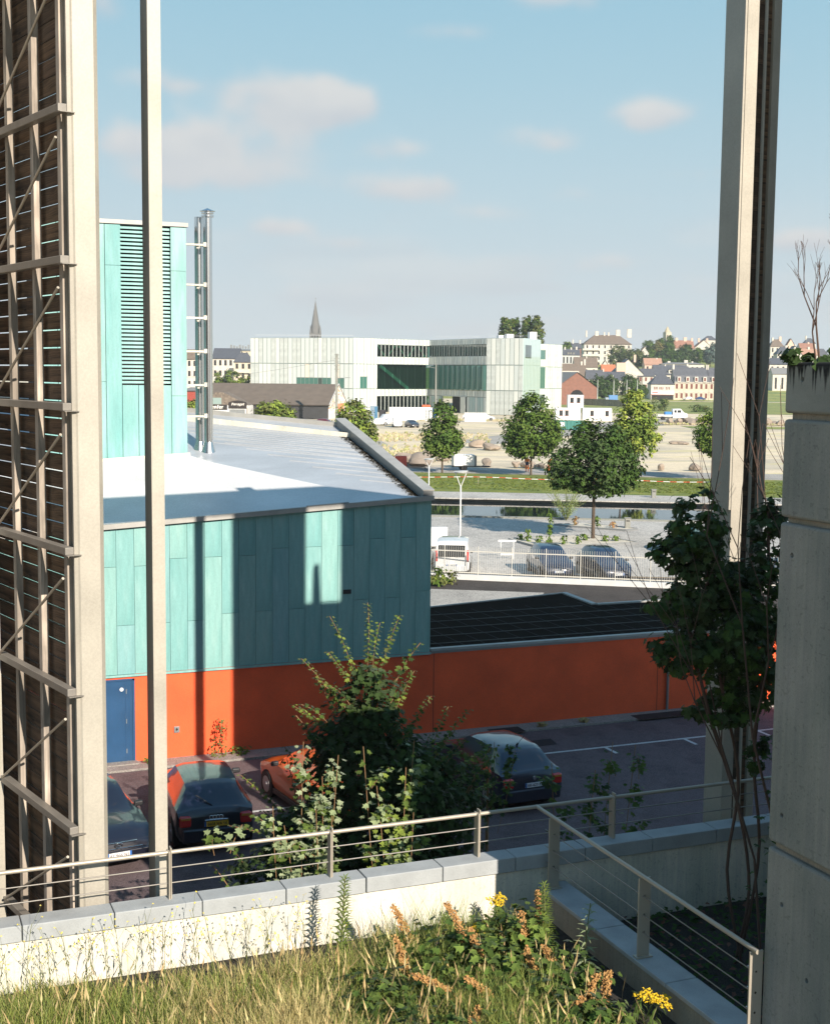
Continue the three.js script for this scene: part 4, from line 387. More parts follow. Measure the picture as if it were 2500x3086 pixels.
{ const t = thing('lamp_mast', 'concrete lamp mast with bent arm in front of the library inner corner', 'street lamp', F3(4.6, 0, 318), FR(0)); part('mast', bar([0, 0, 0], [0, 12.6, 0], .24, 10, .15), M.concrete, t); part('arm', bar([0, 11.6, 0], [-1.4, 11.9, 0], .05, 6), M.zinc, t); part('lamp_head', rb(1, .16, .35, .06, -1.7, 11.9, 0), M.zinc, t); }
one('overhead_wire', (() => { const c = new THREE.CatmullRomCurve3([[-16.8, 13, 285], [-40, 9.5, 290], [-70, 9, 300]].map(p => V3(...F3(...p)))); return new THREE.TubeGeometry(c, 20, .03, 4); })(), M.zinc, 'thin overhead wire running left from the utility pole', 'wire');
// stone bank beyond the sandy ground
{ const t = thing('rubble_bank', 'low rubble stone bank below the far site road', 'wall'); const r = rng(31); for (let k = 0; k < 46; k++) { const g = new THREE.DodecahedronGeometry(.5 + r() * .5, 0); g.scale(1.5, .8 + r() * .5, 1); g.rotateY(r() * 6); const p = part('stone', uvm(g), M.rock[k % 3], t); p.position.set(...F3(54 + k * 1.15 + r(), .35 + r() * .5, 286 + r() * 3)); } }
// ---------- library ----------
{ const t = thing('library_building', 'white panelled glass library with dark window bands beyond the plaza trees', 'building'); const H = 19.45;
  const mP = [S(.63, .665, .63, { roughness: .35, map: rep(T.mottle, .2) }), S(.57, .61, .585, { roughness: .35 }), S(.66, .68, .635, { roughness: .35 })], mBack = S(.22, .27, .25, { roughness: .5 }), mGl = P(.05, .15, .12, { roughness: .05, clearcoat: 1 }), mWin = P(.035, .06, .05, { roughness: .08, clearcoat: 1 }), mTruss = S(.16, .34, .30), mSky = P(.46, .58, .57, { roughness: .07, clearcoat: 1, clearcoatRoughness: .02 }), mCream = S(.74, .66, .54), clear = P(.45, .62, .54, { transmission: 1, thickness: 0, roughness: .02 });
  const A = [-44.8, 365], B = [-16.5, 352], C = [3.6, 371], D = [17.9, 345], E = [26.8, 339], FF = [32.6, 356], G1 = [36.6, 400], Hh = [44.3, 412];
  part('roof', poly(pts([A, B, C, D, E, FF, [30, 385], G1, Hh, [40, 450], [-38, 440]]), H - .1, .4), M.whitem, t);
  const geo = {}; const gb = (w, h, dd) => geo[[w, h, dd].map(v => v.toFixed(2))] ??= rb(w, h, dd, .012, 0, 0, 0, 1);
  function face(p, q) { const w0 = F(...p), w1 = F(...q), dx = w1[0] - w0[0], dz = w1[1] - w0[1], L = Math.hypot(dx, dz), a = Math.atan2(-dz, dx); const put = (name, g, m, s, y, n = 0) => { const o = part(name, g, m, t); o.position.set(w0[0] + dx / L * s + Math.sin(a) * n, y, w0[1] + dz / L * s + Math.cos(a) * n); o.rotation.y = a; return o; };
    return { L, put, back: (s0, s1, y0, y1, n, m = mBack) => put('backing', gb(s1 - s0, y1 - y0, .1), m, (s0 + s1) / 2, (y0 + y1) / 2, n - .05), panel: (s0, s1, y0, y1, m, n = .05) => put('panel', gb(s1 - s0 - .2, y1 - y0 - .2, .1), m, (s0 + s1) / 2, (y0 + y1) / 2, n), win: (s0, s1, y0, y1, m = mWin, name = 'window') => put(name, gb(s1 - s0 - .16, y1 - y0 - .06, .05), m, (s0 + s1) / 2, (y0 + y1) / 2, .02) }; }
  const rows = [[0, 6.2], [6.2, 12.65], [12.65, H]], r = rng(77), pk = () => mP[Math.floor(r() * 3)];
  const cols = (f, n) => { const w = f.L / n; return Array.from({ length: n }, (_, k) => [k * w, (k + 1) * w]); };
  { const f = face(A, B); f.back(0, f.L, 0, H, 0); cols(f, 24).forEach(([a, b], k) => rows.forEach(([y0, y1], i) => { if (i === 1 && k > 10 && k < 22 && k !== 19) { f.win(a, b, 6.3, 8.9, k === 16 ? mWin : mGl); f.panel(a, b, 8.9, 12.65, k === 13 || k === 20 ? mCream : pk()); } else f.panel(a, b, y0, y1, pk()); })); }
  { const f = face(B, C); const s0 = 8.4; f.back(0, s0, 0, H, 0); cols({ L: s0 }, 7).forEach(([a, b], k) => rows.forEach(([y0, y1], i) => { if (i === 1 && (k === 2 || k === 3)) { f.win(a, b, 6.3, 9.3, mGl); f.panel(a, b, 9.3, 12.65, pk()); } else f.panel(a, b, y0, y1, k === 5 && i === 2 ? mCream : pk()); }));
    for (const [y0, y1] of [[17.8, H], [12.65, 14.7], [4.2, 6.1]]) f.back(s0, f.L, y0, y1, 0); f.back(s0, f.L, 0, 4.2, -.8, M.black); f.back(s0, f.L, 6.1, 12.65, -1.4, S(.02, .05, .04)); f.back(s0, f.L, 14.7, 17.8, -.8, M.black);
    cols({ L: f.L - s0 }, 14).forEach(([a, b], k) => { a += s0; b += s0; f.panel(a, b, 17.8, H, pk()); f.panel(a, b, 12.65, 14.7, pk()); f.panel(a, b, 4.2, 6.1, pk()); f.win(a, b, 14.75, 17.75, clear); f.put('mullion', gb(.16, 3.1, .12), mP[0], b, 16.25, .04); f.win(a, b, .2, 4.15, clear); f.put('mullion', gb(.16, 4.2, .12), mP[0], b, 2.1, .04); });
    cols({ L: f.L - s0 }, 7).forEach(([a, b]) => f.win(a + s0, b + s0, 6.15, 12.6, clear, 'glass_pane'));
    for (const [s1, s2, y1, y2] of [[s0 + .3, s0 + 3.8, 12.4, 6.2]]) { } const tr = f.put('truss_diagonal', beam([0, 12.3, 0], [10.5, 6.1, 0], .3, .9), mTruss, s0 + 1.5, 0, -.7); for (const k of [0, 1, 2, 3, 4]) f.put('truss_diagonal', beam([0, k % 2 ? 14.8 : 17.7, 0], [2.6, k % 2 ? 17.7 : 14.8, 0], .2, .32), mP[1], s0 + .4 + k * 3.7, 0, -.4); }
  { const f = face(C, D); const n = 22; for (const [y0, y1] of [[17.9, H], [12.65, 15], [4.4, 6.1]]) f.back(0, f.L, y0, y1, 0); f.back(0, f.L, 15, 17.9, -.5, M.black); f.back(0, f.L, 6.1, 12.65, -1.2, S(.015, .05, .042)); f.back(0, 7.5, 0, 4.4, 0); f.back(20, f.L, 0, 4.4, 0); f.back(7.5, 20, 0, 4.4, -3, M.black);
    cols(f, n).forEach(([a, b], k) => { f.panel(a, b, 17.9, H, pk()); f.panel(a, b, 12.65, 15, pk()); f.panel(a, b, 4.4, 6.1, pk()); f.win(a, b, 15.05, 17.85, mWin); f.put('mullion', gb(.14, 2.9, .1), mP[0], b, 16.45, .05); if (b < 7.6 || a > 20) f.panel(a, b, 0, 4.4, k % 3 ? mSky : pk()); });
    const pane = (() => { const g = new THREE.CylinderGeometry(1.6, 1.6, 6.4, 14, 1, true, -.9, 1.8); g.translate(0, 0, -.995); return uvm(g); })(); for (let k = 0; k < 11; k++) { const o = f.put('curved_pane', pane, mGl, (k + .5) * f.L / 11, 9.35, .1); o.scale.set(f.L / 11 / 2.52, 1, .8); }
    f.put('gate', gb(2.5, 4.3, .15), mP[2], 18.6, 2.15, .3); f.put('gate_frame', gb(12.6, .2, .3), mP[0], 13.7, 4.45, .1); }
  { const f = face(D, E); f.back(0, f.L, 0, H, 0); cols(f, 8).forEach(([a, b], k) => rows.forEach(([y0, y1], i) => f.panel(a, b, y0, y1, pk()))); }
  { const f = face(E, FF); f.back(0, f.L, 0, H, 0, mSky); cols(f, 12).forEach(([a, b], k) => rows.forEach(([y0, y1], i) => { f.panel(a, b, y0, y1, mSky, .03); if (i === 2 && k > 0 && k < 5) f.put('window', gb(b - a - .1, 3.3, .06), mWin, (a + b) / 2, 16.1, .1); })); }
  { const f = face(G1, Hh); f.back(0, f.L, 0, H, 0); cols(f, 9).forEach(([a, b], k) => { if (k < 2) { f.panel(a, b, 17.6, H, pk()); f.win(a, b, 14.9, 17.5, mGl); f.panel(a, b, 12.65, 14.9, pk()); f.win(a, b, 6.3, 12.5, mGl); f.panel(a, b, 4.4, 6.2, pk()); f.win(a, b, .4, 4.3, mWin); } else rows.forEach(([y0, y1], i) => f.panel(a, b, y0, y1, k === 2 && i === 2 ? mCream : pk())); }); }
  { const f = face(FF, G1); f.back(0, f.L, 0, H, 0, mP[1]); }
  for (const [x0, x1, d] of [[-44, -17, 364], [19, 32, 352], [5, 17, 366]]) { part('roof_rail', bar(F3(x0, H + .9, d + 6), F3(x1, H + .9, d), .05, 5), M.whitem, t); } for (const [x, d, h] of [[24, 352, 1.3], [22, 353, 1], [30, 352, 1.9]]) part('roof_unit', bx(-1, 1, 0, h, -.7, .7).translate(FX(x, d), H, FZ(x, d)), M.whitem, t); }
// ---------- houses ----------
const wallC = { w: S(.66, .61, .53, { map: rep(T.mottle, .2) }), c: S(.66, .57, .43, { map: rep(T.mottle, .2) }), s: S(.60, .53, .41, { map: rep(T.mottle, .2) }), b: S(.26, .12, .085, { map: rep(T.mottle, .3) }), p: S(.62, .45, .35), g: S(.5, .5, .48), r: S(.32, .06, .04) };
const roofC = { s: S(.10, .105, .12, { map: rep(T.mottle, .3), roughness: .6 }), b: S(.19, .145, .11, { map: rep(T.mottle, .3) }), r: S(.34, .17, .115, { map: rep(T.mottle, .3) }), p: S(.45, .26, .18, { map: rep(T.mottle, .3) }), g: S(.20, .20, .195), o: S(.48, .15, .07) };
const winM = P(.03, .028, .028, { roughness: .2 }), winR = S(.16, .05, .035);
function roofGeo(w, dep, eave, ridge, kind, ov = .35) { const W = w / 2 + ov, D = dep / 2 + ov, th = .18, l = []; if (kind === 'x') { l.push([[-W, eave - ov * .4, D], [W, eave - ov * .4, D], [W, ridge, 0], [-W, ridge, 0]], [[W, eave - ov * .4, -D], [-W, eave - ov * .4, -D], [-W, ridge, 0], [W, ridge, 0]]); } else if (kind === 'z') { l.push([[-W, eave - ov * .4, D], [0, ridge, D], [0, ridge, -D], [-W, eave - ov * .4, -D]], [[W, eave - ov * .4, D], [W, eave - ov * .4, -D], [0, ridge, -D], [0, ridge, D]]); } else { const q = Math.min(w / 2 * .7, dep / 2); l.push([[-W, eave, D], [W, eave, D], [W - q, ridge, 0], [-W + q, ridge, 0]], [[W, eave, -D], [-W, eave, -D], [-W + q, ridge, 0], [W - q, ridge, 0]], [[W, eave, D], [W, eave, -D], [W - q, ridge, 0], [W - q, ridge, 0]], [[-W, eave, -D], [-W, eave, D], [-W + q, ridge, 0], [-W + q, ridge, 0]]); } return quadGeo([...l, ...l.map(f => f.map(p => [p[0], p[1] - th, p[2]]).reverse())]); }
function house(label, x, d, w, base, eave, ridge, o = {}) { const dep = o.dep ?? Math.min(10, w * .9), t = thing(o.name ?? 'town_house', label, o.cat ?? 'house', F3(x, base, d + dep / 2), FR(o.rot ?? 0), o.group ?? 'houses of the old town'), e = eave - base, rg = ridge - base, k = o.kind ?? 'x', wm = wallC[o.wall ?? 'w'];
  const walls = [bx(-w / 2, w / 2, -6, e, -dep / 2, dep / 2)]; if (k === 'x' || k === 'z') { const s = new THREE.Shape(); const hw = k === 'z' ? w / 2 : dep / 2; s.moveTo(-hw, e - .02); s.lineTo(hw, e - .02); s.lineTo(0, rg - .12); const L = k === 'z' ? dep : w, g = new THREE.ExtrudeGeometry(s, { depth: L - .02, bevelEnabled: false }); g.translate(0, 0, -L / 2 + .01); if (k === 'x') g.rotateY(Math.PI / 2); walls.push(uvm(g)); } part('wall', walls, wm, t);
  const rf = part('roof', roofGeo(w, dep, e, rg, k, o.ov ?? .25), roofC[o.roof ?? 's'], t);
  for (const [cx, ch, cw, cm] of o.chim ?? []) part('chimney', rb(cw ?? .9, ch, 1.3, .03, cx * w / 2, rg + ch / 2 - 1.4, 0), wallC[cm ?? 'w'], rf);
  const [nc, nr] = o.win ?? [0, 0], fh = e / Math.max(1, nr); for (let j = 0; j < nr; j++) for (let i = 0; i < nc; i++) { const xx = (i + .5) / nc * w - w / 2; const q = part('window', bx(xx - .45, xx + .45, j * fh + fh * .3, j * fh + fh * .82, dep / 2 - .02, dep / 2 + .03), o.wm ?? winM, t); if (o.frames) part('lintel', bx(xx - .6, xx + .6, j * fh + fh * .82, j * fh + fh * .88, dep / 2 - .02, dep / 2 + .06), wallC.w, q); }
  for (const [cx, cy, cw, ch] of o.dorm ?? []) { const z = dep / 2 * (1 - cy) + .5; const y = lerp(e, rg, cy) - .4; const q = part('dormer', [bx(cx * w / 2 - cw / 2, cx * w / 2 + cw / 2, y, y + ch, 0, z)], wallC.w, t); part('dormer_window', bx(cx * w / 2 - cw * .28, cx * w / 2 + cw * .28, y + ch * .2, y + ch * .85, z, z + .04), winM, q); part('dormer_roof', (() => { const s = new THREE.Shape(); s.moveTo(-cw / 2 - .15, 0); s.lineTo(cw / 2 + .15, 0); s.lineTo(0, cw * .4); const g = new THREE.ExtrudeGeometry(s, { depth: z + .1, bevelEnabled: false }); g.translate(cx * w / 2, y + ch, 0); return uvm(g); })(), roofC[o.roof ?? 's'], q); }
  for (const f of o.extra ?? []) part(f[0], f[1], f[2], t); return t; }
{ // brick hangar, gable toward the site
  const t = house('brick hangar with grey roof and dark arched opening right of the library', 52, 470, 15.3, 0, 6.2, 11.4, { kind: 'z', dep: 26, wall: 'b', roof: 'g', rot: 18, name: 'brick_hangar', cat: 'hangar' }); const g = new THREE.CylinderGeometry(2.6, 2.6, .1, 24, 1, false, -Math.PI / 2, Math.PI); g.rotateX(-Math.PI / 2); g.translate(0, 2.6, 13.06); part('arch_opening', [g, bx(-2.6, 2.6, 0, 2.6, 13, 13.08)], M.dark, t); }
house('brown roofed house with a long white dormer box above the brick hangar', 69.9, 600, 11, 2.5, 9.9, 15.4, { roof: 'b', win: [3, 1], chim: [[.96, 3.4, .8], [.7, 2.4, .7]], extra: [['dormer_box', bx(-5.2, 2.2, 7.0, 9.6, 0, 5.2), wallC.w], ...[-4.6, -4, -3.4, -2, -1.4, -.8, -.2].map(x => ['window', bx(x - .17, x + .17, 7.9, 8.9, 5.2, 5.24), winR])] });
house('brown roofed house with tall white gable end in the second row', 85.4, 680, 11.5, 8, 14.4, 19.4, { roof: 'b', chim: [[.1, 2.2, .6]], win: [3, 1] });
house('slate roofed house with skylight behind the dark street trees', 78.2, 590, 7.6, 1.5, 8.7, 12.6, { win: [3, 1], chim: [[1, 2, .5]] });
house('slate roofed house with small gabled dormer behind the dark street trees', 86.7, 590, 9.4, 1.5, 8.4, 12, { win: [4, 1], dorm: [[-.3, .25, 1.6, 1.6]] });
house('large white gable house with a broad brick chimney stack', 95.9, 612, 13.6, 2.5, 11.2, 17.8, { kind: 'z', dep: 12, chim: [[.55, 3.4, 1, 'p']], win: [3, 1], extra: [['brick_stack', rb(4.2, 5.6, 1.6, .05, -3.4, 10.8, 6.2), wallC.p]] });
house('small red tiled house between white gables in the second row', 93.9, 660, 6.5, 8, 12.3, 15.6, { roof: 'o', win: [2, 1] });
house('small white gable cottage below the apartment house', 96.3, 690, 4.3, 9.5, 14.4, 18, { kind: 'z', chim: [[.3, 1.4, .5]], roof: 'b', win: [1, 1] });
house('slate mansard row left of the apartment house', 86.7, 760, 10, 15, 21.6, 25, { win: [5, 1], wall: 'g', chim: [[-.6, 2.4, .8], [.1, 2.2, .8], [.7, 2.6, .9]], dorm: [[-.3, .2, .7, 1], [0, .2, .7, 1], [.3, .2, .7, 1]] });
house('long slate roof with pale chimneys on the skyline left of the apartment house', 100, 850, 10, 21, 27.1, 30.5, { win: [4, 1], wall: 'b', chim: [[-.8, 2.2, .9], [-.3, 3.4, .9], [.6, 3.2, 1]] });
house('big hip roofed apartment house with balconies on the hilltop', 113, 800, 28, 15, 28.6, 34.2, { kind: 'hip', dep: 14, roof: 'b', win: [8, 4], chim: [[-.86, 4, .8], [-.42, 3.6, 2], [-.1, 3, .8], [.08, 3, .8], [.48, 4.6, 2.4], [.96, 5, 2.6]], name: 'apartment_house', cat: 'apartment house', group: undefined, extra: [1, 2, 3].map(k => ['balcony', bx(-15, -5, k * 3.4 - .3, k * 3.4 + .75, 7, 8.4), wallC.w]) });
house('white corner building with red lettered shop band and slate hip roof', 103.3, 566, 9.8, 0, 6.9, 10.9, { kind: 'hip', dep: 9, name: 'shop_building', cat: 'shop', extra: [...[-4, -3.4, -2.9, -1.8, -1.2, -.5, .9, 1.6, 2.3].map(x => ['window', bx(x + .55 - .16, x + .55 + .16, 4.6, 5.8, 4.48, 4.54), winR]), ['shop_band', bx(-4.8, 4.8, 2.6, 3.8, 4.48, 4.6), M.white], ['band_trim', bx(-4.8, 4.8, 2.4, 2.6, 4.48, 4.66), S(.5, .1, .08)], ['lettering', bx(-4.4, -1.9, 3.05, 3.5, 4.6, 4.62), S(.6, .08, .07)], ['shop_window', bx(-4.6, 4.6, .3, 2.3, 4.48, 4.54), winM]] });
for (const [x, w, l, n] of [[115.4, 14.4, 'long cream terrace house with slate mansard and four white dormers', 7], [126, 6.6, 'cream terrace house end with mansard roof beside the right steel column', 3]]) { const t = house(l, x, 566, w, 0, 7.8, 14, { wall: 's', win: [n, 2], wm: winR, frames: 1, dep: 9, name: 'terrace_house', cat: 'house', chim: [[-.98, 2.6, .8], [.98, 2.6, .8]] }); const nd = Math.round(w / 3.4); for (let k = 0; k < nd; k++) { const xx = -w / 2 + (k + .5) * w / nd; part('dormer', [rb(1.5, 2.2, 2, .1, xx, 9.0, 4.1)], wallC.w, t); part('dormer_window', bx(xx - .4, xx + .4, 8.3, 9.7, 5.1, 5.14), winR, t); } part('mansard', quadGeo([[[-w / 2, 7.9, 4.7], [w / 2, 7.9, 4.7], [w / 2, 10.6, 3.7], [-w / 2, 10.6, 3.7]]]), roofC.s, t); part('cornice', bx(-w / 2, w / 2, 7.6, 7.9, 4.4, 4.85), wallC.w, t); part('string_course', bx(-w / 2, w / 2, 3.7, 3.9, 4.4, 4.6), wallC.w, t); }
house('long slate roof with white dormer behind the shop and terrace', 121, 640, 16.5, 5, 11, 15.6, { win: [6, 1], chim: [[.98, 2, .8], [-.3, 1.6, .6]], dorm: [[0, .2, 3, 1.6]] });
house('white house with small slate roof left of the lettered shop', 104, 612, 7.4, 3.5, 10.2, 13.6, { win: [3, 2], kind: 'x', wm: winR });
house('pale house with terracotta wall below the hillside trees', 122.6, 700, 9, 11, 16.1, 19.5, { wall: 'p', win: [3, 1], roof: 'p', chim: [[.5, 1.5, .8]] });
house('long low white building with flat parapet below the trees', 134, 680, 21.5, 9, 16.3, 17.2, { kind: 'hip', roof: 'g', win: [9, 1], dep: 8, chim: [[-.6, 2, 1.4], [.2, 2.6, 1.8], [.5, 2, .8]] });
house('small red tiled house among the hillside trees', 133, 790, 5, 18, 23.6, 27.2, { roof: 'r', kind: 'z', win: [2, 1], chim: [[.3, 1.4, .5]] });
house('brown red roofed villa row on the skyline right of the church tower', 174, 880, 12.5, 21, 28.4, 33.6, { roof: 'r', win: [4, 1], chim: [[-.7, 3, 1.6, 'p'], [.2, 3.4, 2, 'p'], [.9, 3, 1.2, 'p']], dorm: [[.3, .15, 1.6, 1.6]] });
house('brown red roofed villa with white gable beside the right column', 187, 882, 12, 21, 28.6, 33.9, { roof: 'r', kind: 'z', win: [4, 1], chim: [[-.4, 2.6, 1.4, 'p'], [.5, 2.6, 1.2, 'p']], dorm: [[-.4, .2, 1.5, 1.5]] });
house('dark slate roof highest on the skyline beside the right column', 208, 960, 9, 25, 36, 39, { kind: 'hip' });
house('pale house with slate roof right of the church tower', 173.5, 920, 8, 24, 30.9, 34.5, { win: [3, 1], chim: [[-.5, 2.4, 1.6]] });
house('brown hip roofed house just right of the right column', 213, 800, 8, 19, 28.2, 32.6, { kind: 'hip', roof: 'b', win: [3, 2], chim: [[-.5, 2.4, 1], [.6, 3, 1.4, 'p']] });
house('dark slate roofed house behind the bare twigs right of the column', 196, 720, 8.5, 12, 22.6, 26.6, { kind: 'hip', win: [3, 2], chim: [[.3, 2, .8]] });
house('white gable house with pink tiled roof above the pier top', 189, 676, 7.2, 10, 21.4, 26, { kind: 'z', win: [2, 1], chim: [[.2, 2, .7]] });
house('pink tiled wing joined to the white gable house above the pier', 197.4, 680, 8.4, 10, 21.6, 24.8, { roof: 'p', win: [4, 1], chim: [[.1, 2.2, 1]] });
house('long grey roofed building just right of the right column', 171, 640, 13, 4, 16.4, 19.4, { roof: 's', win: [5, 2], chim: [[-.5, 1.6, .7]] });
house('grey roofed lean-to below the long grey roof right of the column', 168, 620, 9, 2, 11.8, 14.6, { roof: 'g', win: [3, 1] });
house('pinkish distant house with brick chimney above the pier', 245, 850, 8.5, 20, 28.6, 31.8, { roof: 'r', win: [3, 1], chim: [[.4, 2, 1, 'p']] });
house('dark roofed distant house on the skyline above the pier', 276, 950, 7.6, 24, 34, 37.8, { kind: 'hip', win: [2, 1], chim: [[-.6, 3, .9]] });
house('white house with dark roof at the right frame edge above the pier', 207, 690, 7.5, 10, 20.8, 25, { win: [3, 2], kind: 'hip' });
house('brick gabled house on the skyline right of the column', 232, 840, 5, 20, 29.6, 34.2, { kind: 'z', wall: 'p', roof: 'r', win: [1, 1] });
// left, behind the flues
house('white five storey block with slate roof right of the flues', -70.6, 500, 9.6, 0, 15.2, 19, { win: [5, 4], dep: 12, name: 'apartment_block', cat: 'apartment house', group: 'apartment blocks behind the flues', frames: 1 });
house('cream block with balconies and hip roof beside the library', -62.6, 488, 6.6, 0, 13.8, 17.2, { kind: 'hip', wall: 'c', win: [3, 4], name: 'apartment_block', cat: 'apartment house', group: 'apartment blocks behind the flues', extra: [1, 2, 3].map(k => ['balcony', bx(-2.4, 2.4, k * 3.3, k * 3.3 + .9, 3, 4), wallC.w]) });
house('white block with brown roof between tower and flues', -85, 500, 8, 0, 14.8, 18.4, { roof: 'b', win: [4, 4], name: 'apartment_block', cat: 'apartment house', group: 'apartment blocks behind the flues' });
house('long flat institutional block on the skyline left of the library', -94, 720, 20, 0, 21.4, 22.2, { kind: 'hip', wall: 'c', roof: 'g', win: [8, 5], name: 'office_block', cat: 'building', group: undefined, extra: Array.from({ length: 9 }, (_, k) => ['rooftop_letter', bx(-5.5 + k * 1.55, -4.5 + k * 1.55, 22.4, 24.6 - (k % 3) * .4, 2, 2.3), M.zinc]) });
house('low red shed behind the bush left of the flues', -54.5, 330, 6, 0, 5.6, 6.4, { wall: 'r', roof: 'g', kind: 'hip', name: 'red_shed', cat: 'shed', group: undefined });
{ // old hangar with graffiti
  const t = thing('graffiti_hangar', 'old brown roofed hangar with graffiti gable in front of the library left wing', 'hangar', F3(-33, 0, 312), FR(-7)); const L = 30, D = 22; part('wall', [bx(-L / 2, L / 2, 0, 3.2, -D / 2, D / 2)], S(.05, .05, .052, { map: rep(T.mottle, .2) }), t);
  const s = new THREE.Shape(); s.moveTo(-D / 2, 0); s.lineTo(D / 2, 0); s.lineTo(D / 2, 3.2); s.lineTo(0, 7.6); s.lineTo(-D / 2, 3.2); const g = new THREE.ExtrudeGeometry(s, { depth: .3, bevelEnabled: false }); g.rotateY(Math.PI / 2); g.translate(L / 2, 0, 0);
  const gt = (() => { const c = document.createElement('canvas'); c.width = 512; c.height = 256; const x = c.getContext('2d'); x.fillStyle = '#ece6da'; x.fillRect(0, 0, 512, 256); const r = rng(12), pal = ['#3a2f2c', '#d9a53a', '#8c7f92', '#e7d9c4', '#5b6fa0', '#2b2b30', '#e08a5e']; for (let k = 0; k < 240; k++) { x.strokeStyle = pal[Math.floor(r() * 7)]; x.lineWidth = 2 + r() * 6; const X = r() * 512, Y = r() * 190; x.beginPath(); x.moveTo(X, Y); x.quadraticCurveTo(X + (r() - .5) * 70, Y + (r() - .5) * 60, X + (r() - .5) * 60, Y + (r() - .5) * 70); x.stroke(); } x.fillStyle = '#e2936e'; x.fillRect(90, 150, 200, 62); for (let k = 0; k < 60; k++) { x.strokeStyle = pal[Math.floor(r() * 7)]; x.lineWidth = 3; const X = r() * 512, Y = 150 + r() * 80; x.beginPath(); x.moveTo(X, Y); x.lineTo(X + (r() - .5) * 50, Y + (r() - .5) * 40); x.stroke(); } x.fillStyle = '#d8d2c6'; x.fillRect(0, 214, 512, 42); const tx = new THREE.CanvasTexture(c); tx.colorSpace = THREE.SRGBColorSpace; tx.wrapS = tx.wrapT = THREE.RepeatWrapping; return tx; })();
  const p = g.attributes.position, uv = new Float32Array(p.count * 2); for (let i = 0; i < p.count; i++) { uv[2 * i] = p.getZ(i) / D + .5; uv[2 * i + 1] = p.getY(i) / 7.8; } g.setAttribute('uv', new THREE.BufferAttribute(uv, 2)); part('graffiti_gable', g, new THREE.MeshStandardMaterial({ map: gt, roughness: .9 }), t);
  const rm = S(.17, .135, .105, { map: rep(T.mottle, .16), roughness: .95, bumpMap: rep(T.bump, .3), bumpScale: .05 }); part('roof', roofGeo(L, D, 3.3, 7.7, 'x', .4), rm, t); part('gable_trim', [beam([L / 2 + .3, 3.2, D / 2 + .4], [L / 2 + .3, 7.75, 0], .15, .2), beam([L / 2 + .3, 3.2, -D / 2 - .4], [L / 2 + .3, 7.75, 0], .15, .2)], M.whitem, t); }
{ const t = thing('nightclub_front', 'low lettered annex with black sign panel in front of the old hangar', 'building', F3(-41.6, 0, 297), FR(-3)); part('wall', [bx(-5, 5, 0, 3.0, -5, 2)], M.whitem, t); const s = new THREE.Shape(); s.moveTo(-5, 3); s.lineTo(5, 3); s.lineTo(-.5, 5.8); s.lineTo(-2.2, 5.8); const g = new THREE.ExtrudeGeometry(s, { depth: 7, bevelEnabled: false }); g.translate(0, 0, -5.02); part('timber_gable', uvm(g), S(.28, .24, .2, { map: rep(T.woodV, .6, .3) }), t);
  const txt = (w, h, f) => { const c = document.createElement('canvas'); c.width = w; c.height = h; f(c.getContext('2d')); const q = new THREE.CanvasTexture(c); q.colorSpace = THREE.SRGBColorSpace; return new THREE.MeshStandardMaterial({ map: q, roughness: .7 }); };
  part('letter_band', new THREE.BoxGeometry(5.4, 1.1, .12).translate(-2.3, 2.55, 2.08), txt(512, 104, x => { x.fillStyle = '#2b2826'; x.fillRect(0, 0, 512, 104); x.fillStyle = '#f4efe6'; x.font = 'bold 96px sans-serif'; x.textBaseline = 'middle'; x.fillText('en enfer', 40, 48, 450); }), t);
  const bs = new THREE.Shape(); bs.moveTo(-2, 0); bs.lineTo(2, 0); bs.lineTo(2, 1.3); bs.quadraticCurveTo(0, 2.2, -2, 1.3); const bg = new THREE.ExtrudeGeometry(bs, { depth: .12, bevelEnabled: false }); bg.translate(2.7, 2.3, 2.02); const bp = bg.attributes.position, bu = new Float32Array(bp.count * 2); for (let i = 0; i < bp.count; i++) { bu[2 * i] = (bp.getX(i) - .7) / 4; bu[2 * i + 1] = (bp.getY(i) - 2.3) / 1.8; } bg.setAttribute('uv', new THREE.BufferAttribute(bu, 2)); part('sign_panel', bg, txt(512, 230, x => { x.fillStyle = '#2b2422'; x.fillRect(0, 0, 512, 230); x.fillStyle = '#efe9e0'; x.font = 'italic bold 92px serif'; x.textAlign = 'center'; x.fillText('Pavaget', 256, 140, 380); x.font = '30px sans-serif'; x.fillText('.....', 256, 190); }), t);
  part('mural_panel', bx(.9, 4.3, .2, 2.1, 2.0, 2.05), M.zinc, t); part('timber_post', bx(4.7, 4.9, 0, 2.4, 2, 2.12), M.batten[0], t); part('green_mural', bx(-3.4, -.9, 3.2, 4.6, 1.985, 2.03), S(.24, .32, .30), t); }
{ const t = thing('church_spire', 'dark stone church spire with corner pinnacles behind the library roof', 'church', F3(-93.5, 0, 1250), FR(0)); const st = S(.17, .16, .15, { map: rep(T.mottle, .1) }); part('tower', bx(-5, 5, 0, 46, -5, 5), st, t); const g = new THREE.ConeGeometry(5, 32, 8); g.translate(0, 61, 0); part('spire', g, st, t); for (const a of [-1, 1]) for (const b of [-1, 1]) { const c = new THREE.ConeGeometry(1.1, 9, 6); c.translate(a * 4.2, 50, b * 4.2); part('pinnacle', c, st, t); } for (const x of [-2.4, 0, 2.4]) part('lancet', bx(x - .5, x + .5, 38, 44.5, 5, 5.05), M.dark, t); part('cross', [bx(-.12, .12, 76, 79, -.1, .1), bx(-.6, .6, 77.6, 77.9, -.1, .1)], st, t); }
